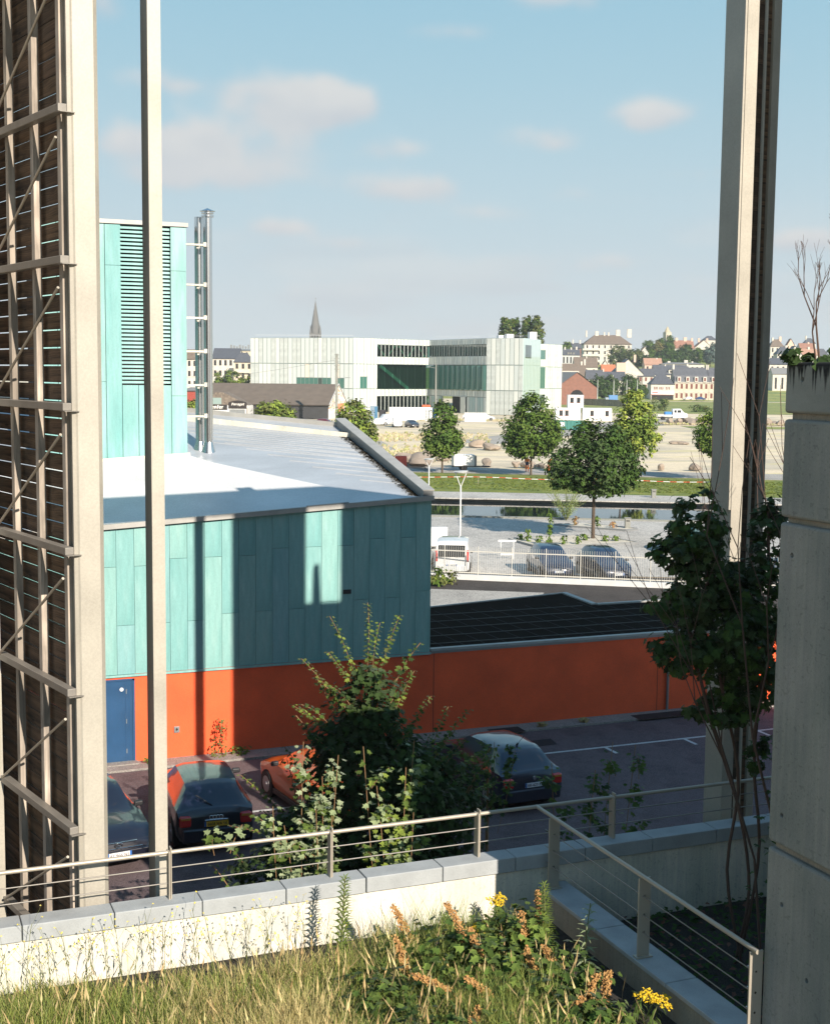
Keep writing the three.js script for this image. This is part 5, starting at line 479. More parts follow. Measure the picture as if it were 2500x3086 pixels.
{ const t = thing('church_tower', 'pale stone church tower with pointed cap on the hill skyline', 'church', F3(175.5, 0, 950), FR(20)); const st = wallC.s; part('shaft', bx(-2.1, 2.1, 20, 40.6, -2.1, 2.1), st, t); part('cornice', bx(-2.3, 2.3, 40.2, 40.7, -2.3, 2.3), st, t); const g = new THREE.CylinderGeometry(.25, 2.4, 4.2, 8); g.translate(0, 42.7, 0); part('cap', g, S(.42, .36, .24), t); for (const x of [-.9, .9]) part('belfry_opening', bx(x - .4, x + .4, 35.5, 39, 2.1, 2.14), M.dark, t); }
for (const [x, l] of [[68.5, 'first'], [74.6, 'second'], [79.5, 'third'], [83.5, 'fourth']]) { const t = thing('flag_pole', l + ' white flag pole from the left in front of the street trees', 'pole', F3(x, 0, 510), 0, 'row of flag poles'); part('mast', bar([0, 0, 0], [0, 8.6, 0], .12, 8, .07), M.white, t); part('finial', new THREE.SphereGeometry(.16, 10, 8).translate(0, 8.7, 0), M.zinc, t); }
{ const t = thing('site_hoarding', 'beige site hoarding of upright boards behind the cabins', 'fence'); for (let k = 0; k < 26; k++) part('board', beam(F3(58 + k * .5, 1.1, 470 - k), F3(58.46 + k * .5, 1.1, 469.1 - k), .08, 2.2), M.batten[k % 3], t); }
{ const t = thing('blue_lorry', 'blue lorry parked under the flag poles', 'lorry', F3(71.5, 0, 490), FR(0)); part('box_body', rb(3.2, 2.2, 2.2, .08, 0, 2.1, 0), S(.12, .26, .5), t); part('cab', rb(1.3, 1.9, 2.1, .2, -2.3, 1.4, 0), S(.3, .36, .42), t); for (const x of [-2.2, 1]) part('wheel', (() => { const g = new THREE.CylinderGeometry(.45, .45, 2.2, 16); g.rotateX(Math.PI / 2); g.translate(x, .45, 0); return g; })(), M.tyre, t); }
car('parked_car', 'blue car parked in front of the long cream terrace house', SALOON, [.02, .05, .14], F3(118, .5, 560), FR(85), { simple: 1, group: 'cars before the terrace' }); car('parked_car', 'silver car parked left of the blue car by the terrace', HATCH, [.5, .5, .48], F3(112.6, .5, 560), FR(-85), { simple: 1, group: 'cars before the terrace' });
{ const t = thing('orange_sign', 'orange road works sign on the meadow edge before the terrace', 'sign', F3(117, 0, 520), FR(0)); part('board', rb(1.5, 1.7, .1, .05, 0, 2, 0), S(.75, .12, .05), t); part('foot', bar([0, 0, 0], [0, 1.2, 0], .12, 6), S(.75, .12, .05), t); }
// ---------- trees ----------
const ell = (x, y, z, a, b, c) => [x, y, z, a, b, c ?? a];
const TX = (x, d) => [FX(x, d), FZ(x, d)];
function ftree(name, label, x, d, h, cy, blobs, n, s, cols, seed, o = {}) { o = { far: 1, ...o }; const [X, Z] = TX(x, d); return tree(name, label, X, o.y ?? 0, Z, h, cy, blobs, n, s, cols, seed, { kind: 0, ...o }); }
ftree('plaza_tree', 'small oval maple on the lawn behind the forked lamp post', 2.8, 140.3, 7.4, 1.9, [ell(0, 3.6, 0, 2.1, 1.9), ell(0, 5.6, 0, 1.4, 1.9), ell(-.9, 2.9, .4, 1.3, .9), ell(1, 3.0, 0, 1.2, .9)], 5200, .34, [G.a, G.b, G.c], 11, { clump: .3 });
ftree('plaza_tree', 'broad round maple in the middle distance above the orange workers', 11.9, 138.2, 8.3, 1.8, [ell(0, 4.4, 0, 3, 2.4), ell(.2, 6.6, 0, 2, 1.7), ell(-1.4, 3.4, 0, 1.8, 1.5), ell(1.7, 3.6, 0, 1.6, 1.5)], 7600, .36, [G.a, G.b, G.c], 12, { clump: .26 });
ftree('plaza_tree', 'dark spreading maple with slim trunk in the plaza gravel bed', 11.24, 84.2, 7.4, 2.9, [ell(0, 4.9, 0, 2.9, 1.7), ell(.2, 6.3, 0, 1.9, 1.3), ell(-1.7, 4.1, 0, 1.5, .9), ell(1.9, 4.2, 0, 1.5, 1), ell(0, 3.6, .3, 2, .7)], 10500, .26, [G.dk, G.b, G.dk2], 13, { clump: .22, r: .13 });
ftree('plaza_tree', 'light green maple behind the dark plaza maple', 22, 135, 9, 2, [ell(0, 5.6, 0, 2.0, 2.6), ell(.9, 3.9, 0, 1.9, 1.4), ell(-.3, 7.6, 0, 1.2, 1.3), ell(-.8, 4.4, 0, 1.8, 1.6)], 6400, .36, [G.light, G.c, G.light2], 14, { clump: .26 });
ftree('plaza_tree', 'light green maple half hidden behind the right steel column', 30.2, 134, 7.2, 2, [ell(0, 4.8, 0, 2.4, 2), ell(.2, 6.2, 0, 1.6, 1), ell(-.9, 3.6, 0, 1.6, 1)], 4200, .36, [G.light, G.c, G.a], 15, { clump: .26 });
ftree('roadside_tree', 'round sunlit tree in front of the graffiti hangar', -21, 200, 6.3, 1.2, [ell(0, 3.6, 0, 3, 2.3), ell(-.6, 4.8, 0, 2, 1.3), ell(1.8, 2.6, 0, 1.8, 1.4)], 4800, .5, [G.light, G.olive, G.c], 16, { clump: .26 });
ftree('roadside_tree', 'tall sunlit tree beside the white roof corner under the utility pole', -6.6, 150, 7.8, .8, [ell(-.4, 5.2, 0, 1.9, 2.2), ell(.4, 3.2, 0, 2, 1.8), ell(.8, 1.6, 0, 1.8, 1.4)], 5600, .4, [G.light, G.olive, G.c], 17, { clump: .26 });
ftree('roadside_tree', 'small tree left of the flues in front of the red shed', -43.4, 260, 5.2, 1, [ell(0, 3.2, 0, 2, 1.9)], 1500, .5, [G.light, G.olive], 18, { clump: .3 });
{ const [X, Z] = TX(10.8, 95.4), t = thing('willow_shrub', 'feathery pale green willow shrub at the basin edge behind the dark maple', 'shrub', [X, 0, Z]); const L = new Leaves(19), r = rng(19), st = []; for (let k = 0; k < 46; k++) { const a = r() * 6.28, e = .5 + r() * 1.2, h = 1.2 + r() * 1.6; st.push(L.shoot([0, 0, 0], [Math.cos(a) * e, h, Math.sin(a) * e], [0, .3, 0], 16, .2, [G.silver, G.light], .012, 2)); } part('stems', st, M.stem, t).userData.kind = 'stuff'; part('foliage', L.build(), M.leafFar, t); }
// poplars behind the library, town and hillside trees
[['leftmost', 28, 430, 1.9], ['second', 31, 434, 2.1], ['third', 34.8, 430, 1.8], ['rightmost and widest', 37.6, 428, 2.5]].forEach(([w, x, d, r], i) => ftree('poplar_tree', w + ' of the four poplars rising behind the library roof', x, d, 29, 3, [ell(0, 22, 0, r, 7), ell(0, 14, 0, r * 1.1, 9), ell(.3, 25, 0, r * .8, 4)], 5200, .75, [G.olive, G.dk2, G.a], 31 + i, { far: 1, group: 'poplars behind the library', clump: .2, n: 4, spread: 1.2 }));
[[71.6, 540, 3.9, 10.4, 'dark street tree left of the flag poles'], [78.4, 545, 3.7, 10.2, 'dark street tree behind the second flag pole'], [86.4, 550, 4.2, 11, 'dark street tree behind the fourth flag pole'], [74.5, 532, 3, 7.4, 'lower dark street tree between the flag poles'], [91, 548, 3, 7, 'low dark street tree left of the lettered shop']].forEach(([x, d, r, h, l], i) => ftree('street_tree', l, x, d, h, 2, [ell(0, h * .56, 0, r, h * .42), ell(r * .4, h * .7, 0, r * .6, h * .26)], 2600, .8, [G.dk, G.dk2, G.b], 41 + i, { far: 1, clump: .24 }));
[[113.5, 760, 5.2, 13, 'G', 'big round tree left of the pair below the apartment house'], [121.5, 752, 5, 12.4, 'G', 'big round tree right of the pair below the apartment house'], [92, 830, 2.8, 12, 'c', 'small round tree on the skyline at far left of the town'], [145.4, 850, 3.4, 13, 'c', 'round tree on the skyline left of the church tower'], [145.8, 820, 3.4, 13, 'o', 'brownish tree below the church tower, left'], [154.5, 860, 2.2, 15, 'p', 'pointed tree touching the church tower from the left'], [157.5, 845, 2.9, 16, 'p', 'pointed tree right below the church tower'], [143, 780, 4.6, 10, 'd', 'dark tree mass below the church tower, front left'], [149.5, 778, 4.4, 10, 'd', 'dark tree mass below the church tower, front right'], [157, 790, 4.3, 13, 'd', 'broad dark tree in the middle of the hillside wood'], [166.6, 800, 3.9, 9.6, 'c', 'mid green tree below the red roofed villas'], [170, 782, 3.4, 14, 'b', 'blue green cedar beside the right steel column'], [138, 800, 3.2, 9, 'c', 'tree between the apartment house trees and the church trees'], [128, 742, 4.2, 9, 'd', 'low dark tree below the red tiled hillside house'], [196, 800, 3.2, 8, 'd', 'dark tree among the houses right of the column'], [214, 760, 3, 8, 'c', 'mid green tree among the houses above the pier']].forEach(([x, d, r, h, k, l], i) => { const y = hill(d) - .5, c = { G: [G.olive, [.15, .17, .075], G.dk2], c: [G.a, G.c], o: [G.olive, [.15, .13, .05]], p: [G.a, G.b], d: [G.dk, G.b, G.dk2], b: [G.blue, [.07, .1, .09]] }[k]; ftree('hillside_tree', l, x, d, h, 2, [ell(0, h * .54, 0, r * 1.2, h * .46), ell(r * .35, h * .66, 0, r * .7, h * .3), ell(-r * .4, h * .42, 0, r * .7, h * .3)], 2800, 1.05, c, 51 + i, { far: 1, y, clump: .24 }); });
[[-61.5, 420, 2.2, 10, 'roadside tree just right of the flues before the white block'], [-57, 420, 2.6, 11, 'roadside tree between the white and cream blocks'], [-53.2, 422, 2.4, 9.4, 'roadside tree against the library left edge']].forEach(([x, d, r, h, l], i) => ftree('street_tree', l, x, d, h, 2, [ell(0, h * .6, 0, r, h * .4)], 900, .8, [G.light, G.olive, G.c], 71 + i, { far: 1, clump: .26 }));
[[72, 400, 3, 3.8, 'dark thorn bush on the meadow behind the pick-up truck'], [67, 398, 2, 2.2, 'low bush left of the thorn bush on the meadow'], [82, 392, 3.4, 1.9, 'low hedge bush right of the pick-up truck'], [90, 393, 3.4, 2, 'low hedge bush near the right column beyond the pick-up'], [99, 394, 3, 2.4, 'hedge bush just right of the right column']].forEach(([x, d, r, h, l], i) => ftree('meadow_bush', l, x, d, h, .3, [ell(0, h * .5, 0, r, h * .5), ell(r * .3, h * .6, 0, r * .6, h * .4)], 700, .5, [G.dk2, G.a, G.olive], 81 + i, { far: 1, cat: 'bush', n: 3, clump: .3 }));
[[30, 59, 1.6, 1.2, 'leafy bush at the right end of the black annex roof'], [32.5, 58, 1.5, 1.1, 'leafy bush behind the right end of the annex roof, farther right'], [1.2, 65.6, 1.0, .8, 'weedy bush at the kerb below the white van']].forEach(([x, d, r, h, l], i) => ftree('kerb_bush', l, x, d, h, .1, [ell(0, h * .5, 0, r, h * .5)], 500, .2, [G.a, G.olive, G.light], 91 + i, { cat: 'bush', n: 3, clump: .3 }));
one('kerb_weed_strip', (() => { const L = new Leaves(97), r = rng(97); for (let k = 0; k < 260; k++) { const x = 24 + r() * 9, d = 62.6 - (x - 24) * .2; const c = F3(x, .05 + r() * .5, d + (r() - .5) * 1.2); L.leaf(V3(...c), V3(r() - .5, .8, r() - .5), .2, r() < .5 ? G.olive : G.a); } return L.build(); })(), M.leafFar, 'strip of green weeds along the kerb near the right column', 'weeds');
// dry grass and weeds on the building site
function tufts(name, list, seed, h, cols, w) { const g = new THREE.BufferGeometry(), q = []; for (let k = 0; k < 3; k++) { const a = k * 1.05, c = Math.cos(a), s = Math.sin(a); q.push(-.5 * c, 0, -.5 * s, .5 * c, 0, .5 * s, .12 * s + .1 * c, 1, .1); q.push(-.2 * c, 0, -.2 * s, .2 * c, 0, .2 * s, -.4 * c, .8, -.4 * s); } g.setAttribute('position', new THREE.Float32BufferAttribute(q, 3)); g.computeVertexNormals(); const r = rng(seed), m = new THREE.InstancedMesh(g, S(1, 1, 1, { side: THREE.DoubleSide, roughness: 1 }), list.length), o = new THREE.Object3D(), c = new THREE.Color(); list.forEach((p, i) => { o.position.set(...p); o.rotation.y = r() * 6.28; const s = .6 + r() * .8; o.scale.set(w * s, h * s, w * s); o.updateMatrix(); m.setMatrixAt(i, o.matrix); const k = cols[Math.floor(r() * cols.length)], t = .75 + r() * .5; c.setRGB(k[0] * t, k[1] * t, k[2] * t); m.setColorAt(i, c); }); m.name = numbered(name); m.userData.kind = 'stuff'; scene.add(m); return m; }
{ const r = rng(101), l = []; for (let k = 0; k < 2600; k++) { const a = r(); if (a < .25) l.push(F3(-14 + r() * 26, 0, 200 + r() * 20 + r() * 16)); else if (a < .5) l.push(F3(-18 + r() * 22, 0, 168 + r() * r() * 30)); else if (a < .75) l.push(F3(52 + r() * 56, .2, 282 + r() * 10)); else l.push(F3(-2 + r() * 40, 0, 296 + r() * 8)); } const o = tufts('dry_grass', l, 102, .34, [[.50, .44, .29], [.42, .42, .2], [.55, .48, .34]], .5); o.userData.label = 'dry straw coloured grass on the building site banks'; o.userData.category = 'grass'; }
{ const r = rng(103), l = []; for (let k = 0; k < 3600; k++) { const f = r(), e = r(); const x = -14 + f * 56; l.push(F3(x, .03, 119.7 - x * .107 + 1 + e * 15)); } const o = tufts('lawn_grass', l, 104, .1, [[.13, .17, .035], [.16, .2, .04], [.11, .15, .035]], .3); o.userData.label = 'short green grass blades over the lawn beyond the basin'; o.userData.category = 'grass'; }

// ---------- sycamore scrub below the parapet ----------
{ const t = thing('sycamore_shrub', 'large dark sycamore shrub in front of the orange wall with sunlit tips', 'shrub', [8.0, 0, -21.6]); const L = new Leaves(111), r = rng(111), st = [];
  const blobs = [ell(0, 2.9, 0, 1.15, 1.35), ell(-.1, 4.5, 0, .55, .95), ell(-1.1, 2.2, .1, .85, .75), ell(1.1, 2.5, -.1, .95, .95), ell(.2, 1.3, .4, 1.5, 1.1), ell(-.2, 3.8, 0, .8, .85), ell(.75, 3.3, 0, .6, .6), ell(-1.2, 1.2, .5, .8, .7), ell(-1.75, 1.8, .2, .85, .6), ell(-2.0, 1.1, .6, .7, .6), ell(.3, .9, 1.2, 1.6, .8), ell(1.5, .9, .8, 1, .8)];
  L.crown(blobs, 20500, .13, [G.dk, G.b, G.dk2], { kind: 1, clump: .3, per: 18 });
  const tips = [[-.15, 5.1, 0, -.05, 6.35], [.1, 5.0, .1, .42, 6.15], [-.3, 4.9, 0, -.75, 6.15], [-.4, 4.3, 0, -1.35, 5.5], [-.8, 2.6, .1, -1.65, 4.0], [-1.2, 2.3, .1, -2.35, 3.5], [-1.3, 2.1, 0, -2.6, 2.7], [.5, 3.7, 0, 1.0, 4.7], [.9, 3.2, 0, 1.9, 4.3], [1.3, 3.0, 0, 2.3, 3.5], [1.0, 3.2, 0, 1.45, 4.4], [0, 4.8, .1, .15, 6.0], [-.5, 3.9, 0, -1.5, 4.7], [.3, 4.2, 0, .8, 5.1], [-1.2, 1.8, .2, -2.5, 2.0], [-.2, 4.6, 0, -.9, 5.6], [1.6, 2.6, 0, 2.5, 2.9]];
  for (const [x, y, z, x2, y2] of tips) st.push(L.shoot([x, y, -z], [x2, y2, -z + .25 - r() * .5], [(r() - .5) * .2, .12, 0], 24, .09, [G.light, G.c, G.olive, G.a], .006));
  for (let k = 0; k < 70; k++) { const b = blobs[Math.floor(r() * blobs.length)], a = r() * 6.28, x = b[0] + Math.cos(a) * b[3] * .8, y = b[1] + (r() - .2) * b[4] * .8, z = b[2] + Math.sin(a) * b[5] * .8; st.push(L.shoot([x, y, z], [x + Math.cos(a) * .45, y + .3 + r() * .5, z + Math.sin(a) * .45], [0, .1, 0], 8, .11, [G.a, G.c, G.dk], .009)); }
  part('trunk', [bar([0, 0, 0], [.05, 2, 0], .09, 7, .07), bar([.05, 2, 0], [-.1, 5, 0], .07, 6, .02), bar([0, .6, 0], [-1.1, 2.3, .1], .05, 6, .02), bar([0, .8, 0], [1.3, 2.6, -.1], .05, 6, .02), bar([0, .3, 0], [1.9, 1.8, 0], .05, 6, .02)], M.bark, t); part('shoots', st, M.stemB, t).userData.kind = 'stuff'; part('foliage', L.build(), M.leaf, t); }
function brush(label, u, v, seed, list, cols, base = 0) { const t = thing('sycamore_sapling', label, 'shrub', [u, base, -v]); const L = new Leaves(seed), r = rng(seed), st = []; for (let [x, h, lean, n, b0] of list) { x *= .7; lean *= .6; st.push(L.shoot([x * .6, b0 ?? 1.5, 0], [x + lean, h, (r() - .5) * .5], [(r() - .5) * .25, .1, (r() - .5) * .2], n, .135, cols, .006)); for (let k = 0; k < (n < 6 ? 0 : 5); k++) { const y = lerp(b0 ?? 1.5, h, .3 + .14 * k), X = x * .6 + (x + lean - x * .6) * (.3 + .14 * k), a = r() * 6.28; st.push(L.shoot([X, y, 0], [X + Math.cos(a) * .24, y + .28, Math.sin(a) * .24], [0, .06, 0], 8, .12, cols, .005)); } } part('stems', [...st, bar([0, 0, 0], [0, 2, 0], .04, 6, .02)], M.stemB, t).userData.kind = 'stuff'; part('foliage', L.build(), M.leaf, t); }
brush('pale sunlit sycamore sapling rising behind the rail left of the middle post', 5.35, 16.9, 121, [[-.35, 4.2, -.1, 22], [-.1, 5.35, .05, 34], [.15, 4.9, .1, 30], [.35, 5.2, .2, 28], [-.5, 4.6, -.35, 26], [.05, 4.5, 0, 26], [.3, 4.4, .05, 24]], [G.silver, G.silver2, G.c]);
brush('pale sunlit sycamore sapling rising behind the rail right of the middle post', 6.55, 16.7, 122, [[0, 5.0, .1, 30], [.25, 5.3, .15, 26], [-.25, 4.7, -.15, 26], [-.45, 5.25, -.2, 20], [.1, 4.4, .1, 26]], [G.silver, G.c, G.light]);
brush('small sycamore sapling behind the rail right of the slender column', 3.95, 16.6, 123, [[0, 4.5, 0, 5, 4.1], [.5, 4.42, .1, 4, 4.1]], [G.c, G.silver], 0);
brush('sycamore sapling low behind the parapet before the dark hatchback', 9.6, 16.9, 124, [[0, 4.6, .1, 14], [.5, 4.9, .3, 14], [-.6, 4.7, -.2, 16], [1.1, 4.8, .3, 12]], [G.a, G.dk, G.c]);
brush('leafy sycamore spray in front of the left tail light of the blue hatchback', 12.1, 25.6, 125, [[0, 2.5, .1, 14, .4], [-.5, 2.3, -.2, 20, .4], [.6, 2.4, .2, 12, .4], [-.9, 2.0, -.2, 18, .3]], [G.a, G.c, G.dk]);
{ const t = thing('flowering_weed', 'reddish flowering weed at the foot of the lit orange wall', 'plant', [8.35, .06, -34.6]); const L = new Leaves(131), r = rng(131); for (let k = 0; k < 130; k++) { const h = r(), a = r() * 6.28; L.leaf(V3(Math.cos(a) * .22 * (1 - h * .4) + h * .12, h * 1.0, Math.sin(a) * .15), V3(Math.cos(a), .5, 1), .08, h > .4 && r() < .6 ? [.5, .07, .03] : G.olive); } part('leaves', L.build(), M.leafFar, t); part('stem', bar([0, 0, 0], [.12, 1, 0], .012, 5), M.stem, t); }
for (const [u, s, l] of [[8.95, .2, 'low green weed tuft at the shadow edge of the orange wall'], [6.6, .16, 'low yellowish weed tuft beside the blue door'], [18, .12, 'flat weed tuft on the pavement below the orange wall, middle'], [19.4, .13, 'flat weed tuft on the pavement below the orange wall, right']]) { const L = new Leaves(Math.round(u * 10)), r = rng(Math.round(u * 9)); for (let k = 0; k < 70; k++) { const a = r() * 6.28; L.leaf(V3(Math.cos(a) * s * r() * 1.6, r() * s, Math.sin(a) * s * r()), V3(r() - .5, 1, r()), .09, u > 17 ? G.dry : G.c); } const o = one('wall_weed', L.build(), M.leafFar, l, 'weed'); o.position.set(u, .06, u > 17 ? -34.4 : -34.6); }
// dark sycamore beside the right column, in the shade of the pier
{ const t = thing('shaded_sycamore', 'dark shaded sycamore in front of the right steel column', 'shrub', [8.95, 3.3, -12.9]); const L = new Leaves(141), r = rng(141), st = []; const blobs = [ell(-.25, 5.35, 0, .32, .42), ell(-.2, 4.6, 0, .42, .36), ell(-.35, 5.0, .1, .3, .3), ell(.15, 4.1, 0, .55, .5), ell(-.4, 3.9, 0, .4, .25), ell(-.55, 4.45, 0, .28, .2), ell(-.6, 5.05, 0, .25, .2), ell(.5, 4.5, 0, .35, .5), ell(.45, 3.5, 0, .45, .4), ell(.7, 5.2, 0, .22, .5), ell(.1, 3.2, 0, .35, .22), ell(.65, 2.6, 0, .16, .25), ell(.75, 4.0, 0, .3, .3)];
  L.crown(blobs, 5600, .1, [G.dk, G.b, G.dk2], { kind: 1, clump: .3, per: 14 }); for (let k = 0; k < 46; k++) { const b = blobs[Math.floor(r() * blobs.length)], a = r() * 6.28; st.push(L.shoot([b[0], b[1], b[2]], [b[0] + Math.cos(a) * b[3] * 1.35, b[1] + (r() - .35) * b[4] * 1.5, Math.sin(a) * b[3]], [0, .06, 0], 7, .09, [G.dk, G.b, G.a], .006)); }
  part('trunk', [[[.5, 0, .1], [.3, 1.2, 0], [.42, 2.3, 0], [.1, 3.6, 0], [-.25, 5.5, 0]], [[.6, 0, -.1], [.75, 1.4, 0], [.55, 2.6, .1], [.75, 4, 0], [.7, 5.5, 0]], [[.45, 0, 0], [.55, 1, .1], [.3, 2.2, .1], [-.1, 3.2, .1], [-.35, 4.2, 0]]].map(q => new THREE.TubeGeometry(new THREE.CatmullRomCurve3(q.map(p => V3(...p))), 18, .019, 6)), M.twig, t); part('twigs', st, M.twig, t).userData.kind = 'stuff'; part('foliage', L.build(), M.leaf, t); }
function bareShrub(label, u, y, v, seed, stems) { const t = thing('bare_shrub', label, 'shrub', [u, y, -v]), r = rng(seed), l = []; const grow = (p, dir, len, rad, dep) => { const q = [p[0] + dir[0] * len, p[1] + dir[1] * len, p[2] + dir[2] * len]; l.push(bar(p, q, rad, 5, rad * .75)); if (dep <= 0) return; const n = dep > 2 ? 2 : 1 + (r() < .7 ? 1 : 0); for (let k = 0; k < n; k++) { const s = (r() - .5) * .95, z = (r() - .5) * .8; const d = V3(dir[0] + s, dir[1] + .3 - r() * .2, dir[2] + z).normalize(); grow(q, [d.x, d.y, d.z], len * (.62 + r() * .3), rad * .68, dep - 1); } };
  for (const [x, z, dx, len, rad] of stems) { const d = V3(dx, 1, (r() - .5) * .3).normalize(); grow([x, 0, z], [d.x, d.y, d.z], len, rad, 5); } part('branches', l, M.twig, t); return t; }
bareShrub('bare branched shrub growing on top of the concrete pier', 8.0, 10.47, 10.0, 151, [[-.02, 0, -.1, .34, .011], [.1, .05, .02, .42, .014], [.17, -.05, .05, .5, .02], [-.08, .03, -.3, .3, .009]]);
{ const b = bareShrub('bare branched shrub between the right column and the pier', 9.35, 3.3, 12.0, 152, [[0, 0, -.02, 1.75, .028], [.2, .2, .03, 1.9, .026], [-.12, -.1, -.05, 1.6, .02], [.3, 0, .06, 1.7, .022]]); const L = new Leaves(153), r = rng(153); for (let k = 0; k < 240; k++) { const y = 1.2 + r() * 4.4; L.leaf(V3((r() - .4) * .8, y, (r() - .5) * .8), V3(r() - .5, .8, r() - .5), .09, r() < .5 ? G.dk : G.b, 1); } part('sparse_leaves', L.build(), M.leaf, b); }
{ const L = new Leaves(155), r = rng(155); L.crown([ell(0, .05, 0, .28, .1), ell(.35, .08, .1, .22, .12)], 160, .09, [G.dk, G.b], { kind: 1 }); const o = one('pier_ivy', L.build(), M.leaf, 'small dark ivy clump on the pier top edge', 'ivy'); o.position.set(7.95, 10.49, -10.05); }

// ---------- foreground terrace planting ----------
{ // meadow grass: many thin blades
  const q = [], seg = 4; for (let k = 0; k < seg; k++) { const a = k / seg, b = (k + 1) / seg, wa = .5 * (1 - a * .9), wb = .5 * (1 - b * .9), za = a * a * .45, zb = b * b * .45; q.push(-wa, a, za, wa, a, za, wb, b, zb, -wa, a, za, wb, b, zb, -wb, b, zb); } const g = new THREE.BufferGeometry(); g.setAttribute('position', new THREE.Float32BufferAttribute(q, 3)); g.computeVertexNormals();
  const N = 42000, m = new THREE.InstancedMesh(g, P(1, 1, 1, { side: THREE.DoubleSide, roughness: .7, transmission: .25, thickness: 0 }), N), r = rng(161), o = new THREE.Object3D(), c = new THREE.Color(); let n = 0;
  while (n < N) { const u = .6 + r() * 6.9, v = 10.3 + r() * 4.15; const edge = 14.22 - .45 * sm(2.2, 4.4, u) + (vn(u * 2, 3, 99, 99, 5) - .5) * .3; if (v > edge) continue; const right = 7.1 - .25 * (14.4 - v) + (vn(v * 2, 8, 99, 99, 7) - .5) * .4; if (u > right) continue; const cl2 = vn(u * 1.6, v * 1.6, 99, 99, 11), cl3 = vn(u * 4, v * 4, 99, 99, 12); if (r() > .35 + cl3) continue; const straw = cl(cl2 * 1.4 - .55 + sm(3.5, 1.5, u) * -.1 + sm(4.2, 3.4, Math.abs(u - 3.6) * 4) * .3); const green = sm(4.6, 5.6, u); const h = (.2 + cl2 * .34) * (.45 + r() * .9) * (1 + green * .25) * (1 - .45 * sm(13.2, 14.1, v) * (1 - green)); o.position.set(u, 3.6, -v); o.rotation.set((r() - .5) * .7, r() * 6.28, (r() - .5) * .7); o.scale.set(.010 + r() * .008, h, h * (.5 + r() * .9)); o.updateMatrix(); m.setMatrixAt(n, o.matrix); const col = r() < straw * (1 - green * .8) ? mix3([.44, .37, .14], [.55, .46, .2], r()) : mix3([.15, .21, .035], [.30, .33, .06], r()); const t = .8 + r() * .4; c.setRGB(col[0] * t, col[1] * t, col[2] * t); m.setColorAt(n, c); n++; }
  m.name = 'meadow_grass'; m.userData = { kind: 'stuff', label: 'long green and straw coloured grass on the terrace', category: 'grass' }; scene.add(m); }
{ const L = new Leaves(163), r = rng(163); L.crown([ell(5.9, 3.82, -12.6, .8, .4, .8), ell(5.0, 3.72, -12.2, .7, .25, .7), ell(6.3, 3.75, -11.7, .6, .3, .6), ell(5.6, 3.8, -13.3, .6, .3, .4), ell(5.4, 3.7, -11.4, .8, .25, .5), ell(6.55, 3.95, -12.9, .4, .42, .4), ell(6.7, 3.85, -12.2, .4, .35, .5), ell(6.0, 3.95, -13.0, .35, .35, .35), ell(6.5, 3.8, -11.3, .5, .3, .4), ell(4.7, 3.72, -12.6, .5, .3, .6), ell(4.9, 3.75, -11.6, .6, .3, .6)], 7600, .095, [G.a, G.c, G.b, [.14, .2, .04]], { kind: 1, clump: .4, per: 10 }); const o = one('leafy_ground_cover', L.build(), M.leaf, 'dense leafy green ground cover in the terrace bed corner', 'ground cover'); o.userData.kind = 'stuff'; }
{ const q = []; for (let k = 0; k < 4; k++) { const a = k / 4, b = (k + 1) / 4; q.push(-.5, a, a * a * .25, .5, a, a * a * .25, .5, b, b * b * .25, -.5, a, a * a * .25, .5, b, b * b * .25, -.5, b, b * b * .25); } q.push(-2.2, .86, .19, 2.2, .86, .19, 0, 1.06, .3, -2.2, .86, .19, 2.2, .86, .19, 0, .8, .15); const g = new THREE.BufferGeometry(); g.setAttribute('position', new THREE.Float32BufferAttribute(q, 3)); g.computeVertexNormals(); const N = 1300, m = new THREE.InstancedMesh(g, S(1, 1, 1, { side: THREE.DoubleSide, roughness: .8 }), N), r = rng(165), o = new THREE.Object3D(), c = new THREE.Color(); for (let n = 0; n < N; n++) { const u = .7 + r() * 6.2, v = 10.4 + r() * 3.6, h = (.3 + r() * .4) * (1 - .3 * sm(13, 14, v)); o.position.set(u, 3.6, -v); o.rotation.set((r() - .5) * .5, r() * 6.28, (r() - .5) * .5); o.scale.set(.005, h, h * (.5 + r())); o.updateMatrix(); m.setMatrixAt(n, o.matrix); const t = .75 + r() * .5, k = mix3([.5, .42, .2], [.42, .28, .12], r()); c.setRGB(k[0] * t, k[1] * t, k[2] * t); m.setColorAt(n, c); } m.name = 'seeding_grass'; m.userData = { kind: 'stuff', label: 'thin straw coloured seeding grass stems over the terrace', category: 'grass' }; scene.add(m); }
